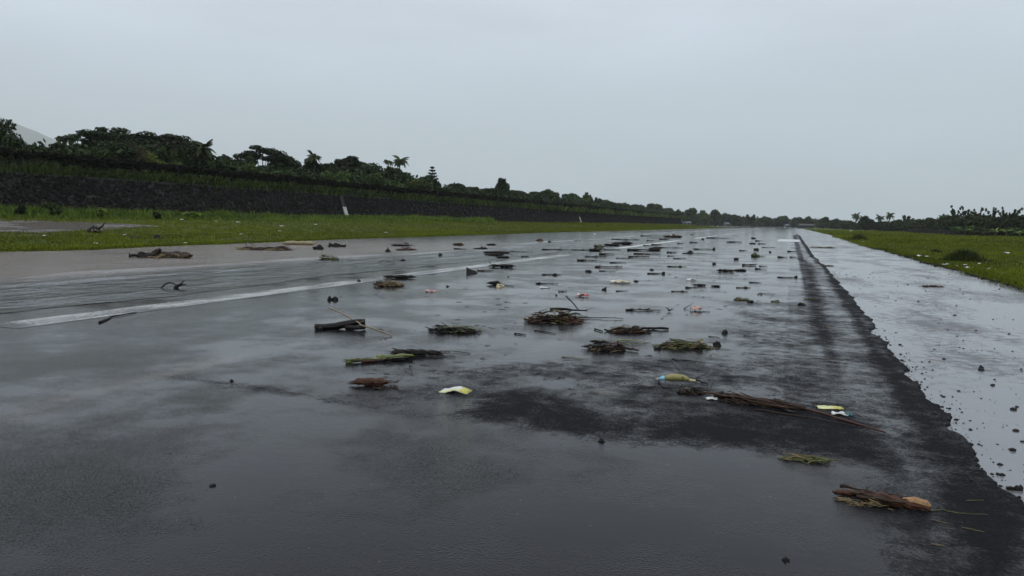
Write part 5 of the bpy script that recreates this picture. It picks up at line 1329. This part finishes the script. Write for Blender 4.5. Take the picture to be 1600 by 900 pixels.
# --- middle distance, left of the lane joint
T_ = [('log', 708, 723, 384, 5, 'short brown log by the left flood edge', 'bark_brown'), ('stick', 709, 729, 390, 3, 'dark stick just below the short brown log', 'bark_black'),
      ('log', 761, 775, 384, 4, 'short black log right of the clump with an upright twig', 'bark_black'), ('log', 755, 797, 396, 4, 'top log of three dark logs lying together', 'bark_black'),
      ('log', 758, 787, 399.5, 4, 'middle log of three dark logs lying together', 'bark_black'), ('log', 775, 796, 403, 3.5, 'lowest log of three dark logs lying together', 'bark_black'),
      ('stick', 814, 827, 402, 3, 'short dark stick right of the three logs', 'bark_black'), ('clod', 838, 849, 378, 5, 'brown wedge shaped clod by the far flood edge', 'bark_red'),
      ('clod', 855, 862, 379, 3, 'small clod right of the brown wedge shaped clod', 'clod'), ('leaf', 896, 912, 377, 3, 'bright green leaf piece far along the flood edge', 'stalk_green'),
      ('lstick', 795, 833, 394, 3, 'lump with thin sticks either side above the white stripe', 'bark_black'), ('stick', 847, 890, 391, 3.5, 'long dark stick parallel to the white stripe end', 'bark_black'),
      ('lstick', 892, 921, 391, 3, 'stick with thick left head just above the stripe end', 'bark_black'), ('log', 766, 803, 418, 6, 'dark log with an upright twig right above the wedge of bark', 'bark_black'),
      ('stick', 746, 771, 424, 3, 'brown twig bundle right of the wedge of bark', 'bark_brown'), ('lstick', 847, 878, 430, 5, 'club shaped stick with thick left end', 'bark_black'),
      ('lstick', 837, 872, 444, 5, 'leafy lump with a long thin tail', 'bark_black'), ('stick', 872, 886, 456, 3, 'short dark stick left of the red packet', 'bark_black'),
      ('clod', 793, 796, 433, 2, 'pinhead clod above the wood block with the pale lump', 'clod'), ('clod', 868, 871, 462, 2, 'pinhead clod below the short dark stick', 'clod'),
      ('stick', 788, 797, 472, 1.5, 'tiny dark splinter alone in the clear middle water', 'bark_black'),
      ('clod', 941, 948, 453, 4, 'dark curled leaf right of the red packet', 'clod'), ('clod', 990, 997, 440, 2.5, 'small dark chip right of the beige paper heap', 'clod'),
      ('stick', 962, 982, 455, 2, 'thin dark stick below the beige paper heap', 'bark_black'), ('lstick', 1049, 1075, 456, 3.5, 'stick with dark lump, left of three in a slanted row', 'bark_black'),
      ('lstick', 1070, 1091, 450, 3.5, 'stick with dark lump, middle of three in a slanted row', 'bark_black'), ('log', 1083, 1103, 447, 4, 'dark block of wood ending the slanted row', 'bark_black'),
      ('log', 1111, 1125, 448, 3, 'short dark block right of the slanted row', 'bark_black'), ('dstick', 1012, 1039, 428, 4, 'dumbbell shaped stick with a lump at each end', 'bark_black'),
      ('clod', 1015, 1021, 422, 2, 'tiny chip above the dumbbell shaped stick', 'clod'), ('lstick', 1043, 1073, 417, 4, 'olive brown leaf stalk tapering to the right', 'moss'),
      ('stick', 929, 973, 418, 4, 'dark branch tapering right in the middle of the runway', 'bark_brown'), ('stick', 936, 962, 424, 2, 'thin wavy twig below the tapering dark branch', 'bark_black'),
      ('clod', 914, 924, 425, 3, 'small dark lump left of the thin wavy twig', 'clod'), ('lstick', 952, 978, 411, 3, 'small lump with a short tail above the tapering branch', 'bark_black'),
      ('stick', 902, 933, 408, 4, 'flat brown bark strip below the stripe end', 'bark_brown'), ('stick', 913, 948, 402, 3.5, 'dark stick just below the end of the first stripe', 'bark_black'),
      ('stick', 936, 960, 398, 4, 'short thick stick right of the first stripe end', 'bark_brown'), ('log', 920, 940, 392, 4, 'dark lumpy log at the very end of the first stripe', 'bark_black'),
      ('stick', 943, 971, 391, 2.5, 'straight thin stick right of the lumpy log', 'bark_black'), ('clod', 927, 943, 387, 5, 'olive leafy clump above the first stripe end', 'moss'),
      ('log', 944, 968, 384, 4, 'dark plank like log in a far pair, left one', 'bark_black'), ('log', 958, 988, 382, 5, 'dark log in a far pair, right one', 'bark_black'),
      ('stick', 955, 1000, 375, 2.5, 'very long thin pole far up the runway', 'bark_black'), ('lstick', 1000, 1019, 369.5, 3, 'far stick with a lump at its right end', 'bark_black'),
      ('stick', 980, 1033, 392, 4.5, 'long thick dark branch in the far middle cluster', 'bark_black'), ('log', 1014, 1031, 391, 5, 'lumpy dark log on the right of the long thick branch', 'bark_black'),
      ('lstick', 1018, 1068, 387.5, 4, 'long pole with thick left half in the far cluster', 'bark_black'), ('stick', 990, 1033, 397.5, 3, 'thin straight pole below the long thick branch', 'bark_brown'),
      ('stick', 982, 1015, 402, 4, 'gnarled stick below the thin straight pole', 'bark_brown'), ('stick', 1042, 1059, 395, 3, 'straight stick left of the round far clod', 'bark_black'),
      ('clod', 1074, 1082, 395.5, 4, 'round dark clod in the far middle cluster', 'clod'), ('lstick', 1066, 1107, 396.5, 2.5, 'thin pole running right below the round far clod', 'bark_black'),
      ('dstick', 1083, 1118, 390, 3.5, 'thick forked pole right of the far cluster', 'bark_black'), ('stick', 1052, 1070, 404.5, 2, 'faint thin stick below the round far clod', 'bark_black'),
      ('clod', 1113, 1119, 413, 3, 'small lump at the corner of the dark asphalt panel', 'clod'), ('log', 1121, 1147, 425, 5, 'dark sausage shaped log on the lane joint', 'bark_black'),
      ('clod', 1148, 1163, 423, 4, 'flat dark lump right of the sausage shaped log', 'clod'), ('stick', 1159, 1183, 415, 4, 'twisted stick with raised middle on the right lane', 'bark_black'),
      ('lstick', 1180, 1198, 421, 4, 'dark lump with short tail on the right lane', 'bark_black'), ('stick', 1186, 1199, 416.5, 2, 'small stick above the dark lump with short tail', 'bark_black'),
      ('clod', 1175, 1186, 401, 8, 'dark green mossy clump rising on the right lane', 'moss'), ('stick', 1183, 1196, 401, 2, 'short tail twig right of the mossy clump', 'straw_green'),
      ('clod', 1178, 1186, 391, 4, 'low dark clod above the mossy clump', 'clod'), ('lstick', 1215, 1231, 402.5, 4, 'dark leafy lump near the right wheel track', 'bark_black'),
      ('stick', 1234, 1246, 402.5, 2.5, 'short stick right of the dark leafy lump', 'bark_black'), ('clod', 1146, 1154, 406, 3, 'small dark clod left of the mossy clump', 'clod'),
      ('lstick', 1170, 1190, 442, 3, 'thin twig with a knot on the right lane', 'bark_black'), ('dstick', 1216, 1245, 434, 4, 'stick with two lumps beside the pale right patch', 'bark_black'),
      ('lstick', 1150, 1174, 450, 4, 'pale and dark stick pointing right on the right lane', 'bark_brown'), ('clod', 1206, 1219, 472, 4, 'brown leafy lump left of the wheel track', 'moss'),
      ('clod', 1246, 1258, 477, 5, 'dark wedge lump beside the wheel track', 'clod'), ('stick', 1256, 1280, 468, 2.5, 'dark and yellow twig across the wheel track', 'straw_green'),
      ('clod', 1201, 1205, 394.5, 3, 'tiny upright clod above the dark leafy lump', 'clod'), ('stick', 1135, 1160, 379, 3, 'far thin stick with a looped head', 'bark_black'),
      ('clod', 1173, 1180, 373, 2.5, 'far flat clod left of the white touchdown bar', 'clod'), ('stick', 1180, 1190, 377, 2.5, 'far short stick left of the white touchdown bar', 'bark_black'),
      ('clod', 1172, 1180, 381, 2.5, 'far low lump below the one beside the white bar', 'clod'), ('stick', 1184, 1197, 381.5, 2.5, 'far dark stick below the white bar level', 'bark_black'),
      ('stick', 1230, 1245, 393.5, 2.5, 'dark stick touching the wheel track near the white bar', 'bark_black'), ('stick', 1190, 1212, 387, 1.5, 'faint long twig left of the wheel track', 'bark_black'),
      ('stick', 1155, 1168, 392, 2, 'thin curved twig left of the mossy clump', 'bark_black'), ('log', 1036, 1066, 371, 4, 'far brown log with a dark knob near the second stripe', 'bark_brown'),
      ('clod', 1049, 1056, 370, 4.5, 'dark knob standing beside the far brown log', 'clod'), ('stick', 1030, 1046, 374.5, 3, 'far dark branch just above the second stripe', 'bark_black'),
      ('clod', 1078, 1084, 367.5, 2.5, 'far dark lump right of the second stripe', 'clod'), ('clod', 1096, 1100, 374.5, 3, 'tiny far clod right of the second stripe end', 'clod'),
      ('stick', 1104, 1140, 372.5, 2, 'far faint pole right of the tiny clod', 'bark_black'), ('stick', 1077, 1092, 379.5, 2.5, 'far stick with a knob above the thick forked pole', 'bark_black'),
      ('stick', 1018, 1034, 383, 2.5, 'thin pole above the long pole with thick half', 'bark_black'), ('stick', 1005, 1016, 384, 2, 'small far stick left of the thin pole', 'bark_black'),
      ('stick', 1058, 1068, 381, 2, 'small far stick below the second stripe', 'bark_black'), ('lstick', 1010, 1022, 376.5, 2.5, 'small far lump with tail left of the second stripe', 'bark_black'),
      ('stick', 963, 990, 404, 2, 'faint straight stick right of the flat bark strip', 'bark_black'), ('stick', 1043, 1054, 400.5, 2, 'small stick right of the gnarled stick', 'bark_black')]
for q, (kd, a, b_, py, h, lab, mt) in enumerate(T_):
    yw = (math.sin(q * 2.3)) * .16
    if kd == 'stick': d_stick(a, b_, py, h * .8, lab, mt, yw, 2 if b_ - a > 14 else 1)
    elif kd == 'lstick': d_stick(a, b_, py, h * .5, lab, mt, yw, 1, (.85 if q % 3 else .35, h * 1.25))
    elif kd == 'dstick':
        o = d_stick(a, b_, py, h * .55, lab, mt, yw, 1, (.95, h))
        r = nr(); loc, L, rz, s = spot(a, b_, py); mb = MB(); clod_geo(mb, r, (0, 0, 0), h * s * .8, h * s * .6, h * s * .8); mb.build('knob', M[mt], o, True, loc=(L * .44, 0, 0))
    elif kd == 'log': d_log(a, b_, py, h, lab, mt, yw, 1)
    elif kd == 'clod': d_clod(a, b_, py, h, lab, mt)
    elif kd == 'leaf': d_leaf(a, b_, py, h * .5, lab, mt, yw)
d_heap(741, 762, 389.5, 6, 'small dark clump with one upright twig far left of the stripe', (('twig_tangle', 'bark_black', 40),), .6, 1, leaves=8, th=.02)
near_stick([(752, 389), (753, 388.6)], .03, 'upright twig standing in the small dark clump', 'bark_black', 'twig', zend=(0, .26))
# wedge of bark
r = nr(); loc, L, rz, s = spot(729, 747, 427); h = 10 * s
mb = MB(); mb.add([(-.5 * L, -.12, -.01), (.5 * L, -.1, -.01), (.45 * L, .14, -.01), (-.45 * L, .16, -.01), (-.52 * L, -.02, h), (-.2 * L, .02, h * .62), (.35 * L, .0, h * .35), (-.46 * L, .08, h * .9)], [(0, 1, 6, 5, 4), (1, 2, 6), (2, 3, 7, 5, 6), (3, 0, 4, 7), (4, 5, 7), (0, 3, 2, 1)])
tag(mb.build('bark_wedge', M['bark_black'], None, loc=loc, rz=rz), 'dark triangular wedge of bark below the white stripe', 'bark', GRP['log'])
near_stick([(763, 412), (768, 417), (775, 418)], .02, 'thin bent twig at the left end of the log above the bark wedge', 'bark_black', 'twig', zend=(.1, 0))
d_log(763, 781, 445, 7, 'dark wood block resting beside a pale lump', 'bark_black', .1, 1, 'wood_block')
d_clod(775, 787, 448, 4, 'pale beige lump at the right of the dark wood block', 'cream', 1, 'husk')
near_stick([(786, 446), (795, 447), (803, 448.5)], .012, 'thin tail stick right of the pale beige lump', 'bark_black', 'twig')
d_scrap(843, 858, 450, 3.5, 'white scrap with dark leaf below the leafy lump', 'white', -.1, extra=(('dark_leaf', 'teal', .3, .5, 3),))
d_scrap(901, 919, 463, 8, 'crumpled red and white packet in the middle of the runway', 'red', .1, 'packet', .6, (('white_flap', 'white', -.4, .45, 6),))
d_scrap(953, 984, 442, 7, 'beige and white torn paper heap in the middle of the runway', 'cream', .05, 'paper_heap', .5, (('white_sheet', 'white', -.3, .4, 6), ('brown_leaf', 'bark_brown', .3, .4, 4)))
d_scrap(1072, 1087, 438, 5, 'small cream and white fragment above the slanted row of sticks', 'white', .0, extra=(('cream_edge', 'cream', .3, .6, 3),))
d_scrap(1079, 1096, 485, 10, 'pinkish white shell like plastic with a dark underside', 'pink', .1, 'plastic_shell', .7, (('white_rim', 'white', -.3, .4, 7),))
near_stick([(1069, 483), (1076, 481), (1082, 479)], .009, 'thin twig left of the pinkish shell like plastic', 'bark_black', 'twig', zend=(0, .05))
near_stick([(1085, 487), (1098, 487), (1110, 488)], .009, 'thin dark stick right of the pinkish shell like plastic', 'bark_black', 'stick')
d_stick(978, 1032, 486, 3, 'thin dark stick with green leaves left of the three pronged twig', 'bark_black', 0, 4)
d_leaf(996, 1014, 485, 2, 'green leaf on the thin dark stick', 'litter_green', .1, n=3)
r = nr(); loc, L, rz, s = spot(1040, 1052, 487); mb = MB()
for a in (2.4, .35, 4.4): mb.tube([(0, 0, .02), (math.cos(a) * L * .3, .02, .03 + max(0, math.sin(a)) * L * .3), (math.cos(a) * L * .6, .03, .02 + max(0, math.sin(a)) * L * .6)], [.014, .011, .006], 5)
tag(mb.build('twig', M['bark_black'], None, True, loc=loc, rz=rz), 'small three pronged twig left of the pinkish plastic', 'stick', GRP['stick'])
d_heap(1147, 1172, 469, 6, 'small tan and green twig heap on the right lane', (('straw', 'straw', 40), ('green_straw', 'straw_green', 25)), .45, 1, leaves=5, th=.007, yaw=-.2)
d_clod(1168, 1177, 473, 4, 'dark lump with a pinkish tip right of the tan twig heap')
near_stick([(1184, 461), (1187, 458.5), (1191, 459), (1188, 461.5), (1192, 459.5), (1200, 460), (1211, 461)], .011, 'twig ending in a small ring on the right lane', 'bark_black', 'twig', kink=.006)
# stump by the muddy puddle and dark mounds on the left grass
x, y = onslope(148, 364); r = nr(); z = terrain(x, y); s = math.hypot(x, y) * .9 / F_PX
o = tag(add('root_stump', None, None, (x, y, z), CAM_RZ), 'dark round root stump with pale roots at the muddy puddle', 'stump')
mb = MB(); clod_geo(mb, r, (0, 0, 0), 10 * s, 7 * s, 10 * s, .25); mb.build('root_ball', M['clod'], o, True)
mb = MB(); mb.tube([(2 * s, -7 * s, 2 * s), (5 * s, -8 * s, 5 * s), (10 * s, -6 * s, 2 * s)], [.05, .05, .03], 6); mb.tube([(1 * s, -7 * s, 5 * s), (-1 * s, -8 * s, 1 * s)], [.05, .03], 6); mb.build('root', M['stick_pale'], o, True)
mb = MB(); mb.tube([(7 * s, 0, 7 * s), (12 * s, 0, 10 * s), (15 * s, 0, 15 * s)], [.08, .06, .04], 6); mb.build('branch', M['bark_black'], o, True)
for px, py, w, h, lab in [(247, 373, 18, 5, 'dark flat mound on the grass left of the driftwood stump'), (208, 372, 16, 3, 'low dark clump with a white bit on the left grass')]:
    x, y = onslope(px, py); s = math.hypot(x, y) * .9 / F_PX; r = nr(); mb = MB(); clod_geo(mb, r, (0, 0, 0), w * s * .5, w * s * .4, h * s)
    tag(mb.build('mound', M['clod'], None, True, loc=(x, y, terrain(x, y)), rz=CAM_RZ), lab, 'mound')
# white litter on both lawns
r = random.Random(77); lme = []
for k in range(4):
    mb = MB(); mb.add(*crumple(r, .24, .18, .10)); lme.append(mb.me('litter_scrap', M['white'], True))
for px, py, k in [(338, 347.5, 0), (284, 342 + 3, 1), (372, 352 - 3, 2), (150, 383, 3), (195, 369.5, 0), (290, 382.5, 1), (440, 355, 2), (493, 352.5, 1), (603, 365, 0), (437, 363, 3), (377, 368, 0), (69, 371, 2), (929, 358, 1), (1190 - 140, 356.5, 2)]:
    x, y = onslope(px, py); o = add('litter_scrap', lme[k], None, (x, y, terrain(x, y) + .08), r.uniform(0, 6)); sc_ = max(.8, math.hypot(x, y) / 55); o.scale = (sc_,) * 3
    tag(o, 'small white plastic scrap lying in the left grass strip', 'litter', 'white scraps in the left grass strip')
for px, py, k in [(1435, 402, 0), (1480, 415, 1), (1508, 408 + 8, 2), (1348, 379, 3), (1475, 415.5, 3), (1573, 397, 0), (1495, 418, 1), (1592, 441, 2), (1545, 422, 3), (1330, 361.5, 2), (1510, 421, 0), (1530, 414, 1), (1448, 402.5, 2)]:
    x, y, s = G(px, py, .03); o = add('litter_scrap', lme[k], None, (x, y, terrain(x, y) + .05), r.uniform(0, 6)); sc_ = (.5 if k else .9) * max(.7, math.hypot(x, y) / 30); o.scale = (sc_,) * 3
    tag(o, 'small white plastic scrap lying in the right grass field', 'litter', 'white scraps in the right grass field')
# gravel crumbs washed over the right shoulder and asphalt
rgv = np.random.default_rng(88); n = 520
px_ = rgv.uniform(1290, 1640, n); py_ = 425 + 380 * rgv.uniform(0, 1, n) ** 1.7
C = []; S = []
for a, b_ in zip(px_, py_):
    x, y, s = G(a, b_)
    if lay_edge(y) - .15 < x < rg_edge(y) - .2: C.append((x, y, -.02 if x > lay_edge(y) else .002)); S.append(max(.003, rgv.exponential(.005)) * (1 + y / 40))
for k in range(260):
    y = rgv.uniform(4, 14); x = lay_edge(y) + rgv.exponential(.09); C.append((x, y, -.02)); S.append(rgv.exponential(.005) + .002)
for k in range(420):
    y = 3 + 16 * rgv.uniform() ** 1.5; x = rgv.uniform(-7, 1.2)
    if x < lay_edge(y): C.append((x, y, .0)); S.append(rgv.uniform(.0015, .0045))
C = np.array(C); S = np.clip(np.array(S), .003, .05); n = len(C)
V = (IV[None] * (1 + rgv.uniform(-.3, .3, (n, 12, 1))) * (S[:, None, None] * np.array([1.2, 1.2, .8])) + C[:, None]).reshape(-1, 3)
Fg = (IF[None] + 12 * np.arange(n)[:, None, None]).reshape(-1, 3)
tag(add('gravel', mesh('gravel', V, Fg, M['clod'], tint=np.repeat(rgv.uniform(0, .6, n), 12))), 'dark gravel crumbs washed over the pale shoulder', 'gravel', kind='stuff')
n = 900; Y_ = 15 + 60 * rgv.uniform(0, 1, n) ** 1.4; C = np.array([(rg_edge(y) + rgv.normal(-.02, .10), y, 0.0) for y in Y_]); S = rgv.uniform(.015, .05, n) * (1 + Y_ / 80)
V = (IV[None] * (1 + rgv.uniform(-.35, .35, (n, 12, 1))) * (S[:, None, None] * np.array([1.3, 1.3, .8])) + C[:, None]).reshape(-1, 3)
tag(add('edge_soil', mesh('edge_soil', V, (IF[None] + 12 * np.arange(n)[:, None, None]).reshape(-1, 3), M['clod'], tint=np.repeat(rgv.uniform(0, .6, n), 12))), 'dark soil crumbs along the edge of the right lawn', 'soil', kind='stuff')
mbl = MB(); r = random.Random(99)
cent = [G(r.uniform(560, 1240), 375 + 260 * r.random() ** 1.5)[:2] for k in range(46)]
for k in range(330):
    c = r.choice(cent); sg = .25 + .05 * c[1]; x, y = r.gauss(c[0], sg * .6), r.gauss(c[1], sg)
    if x > lay_edge(y) - .05 or y < 3.5: continue
    l = r.uniform(.015, .12) * (1 + y / 60); a = r.uniform(-.7, .7) + CAM_RZ; dx, dy = math.cos(a) * l / 2, math.sin(a) * l / 2; t_ = r.uniform(.001, .0035) * (1 + y / 30)
    mbl.tube([(x - dx, y - dy, t_), (x + r.uniform(-.1, .1) * l, y + r.uniform(-.1, .1) * l, t_ * 1.6), (x + dx, y + dy, t_)], [t_ * .6, t_, t_ * .5], 4, r.random(), False)
tag(mbl.build('twig_litter', M['bark_brown']), 'fine brown twig litter strewn over the wet runway', 'litter', kind='stuff')
# sparse pale straws and brown wash lines on the shoulder
for px0, px1, py, lab in [(1268, 1310, 387, 'brown wash line of straw on the far shoulder'), (1440, 1475, 447, 'brown straw wash line in the middle of the pale shoulder'), (1283, 1303, 415, 'short brown straw wash line beside the pavement edge')]:
    d_heap(px0, px1, py, 2.0, lab, (('straw', 'bark_brown', 60), ('dry_straw', 'straw', 30)), .5, 0, leaves=6, core=None, th=.008, spread=.4, name='straw_line')

# ------------------------------------------------------------------ haze: even thin air round the whole place
m = MB(); m.box((-5000, 5500, 945), (9500, 9000, 955))
hz = m.build('haze', None); hz.data.materials.clear()
hm = bpy.data.materials.new('haze_air'); hm.use_nodes = True
n_, l_ = nt(hm); n_.clear()
ho = n_.new('ShaderNodeOutputMaterial'); pv = n_.new('ShaderNodeVolumePrincipled')
pv.inputs['Color'].default_value = (.90, .94, .97, 1); pv.inputs['Density'].default_value = .00011; pv.inputs['Anisotropy'].default_value = .2
l_.new(pv.outputs[0], ho.inputs['Volume']); hz.data.materials.append(hm)
tag(hz, kind='stuff')
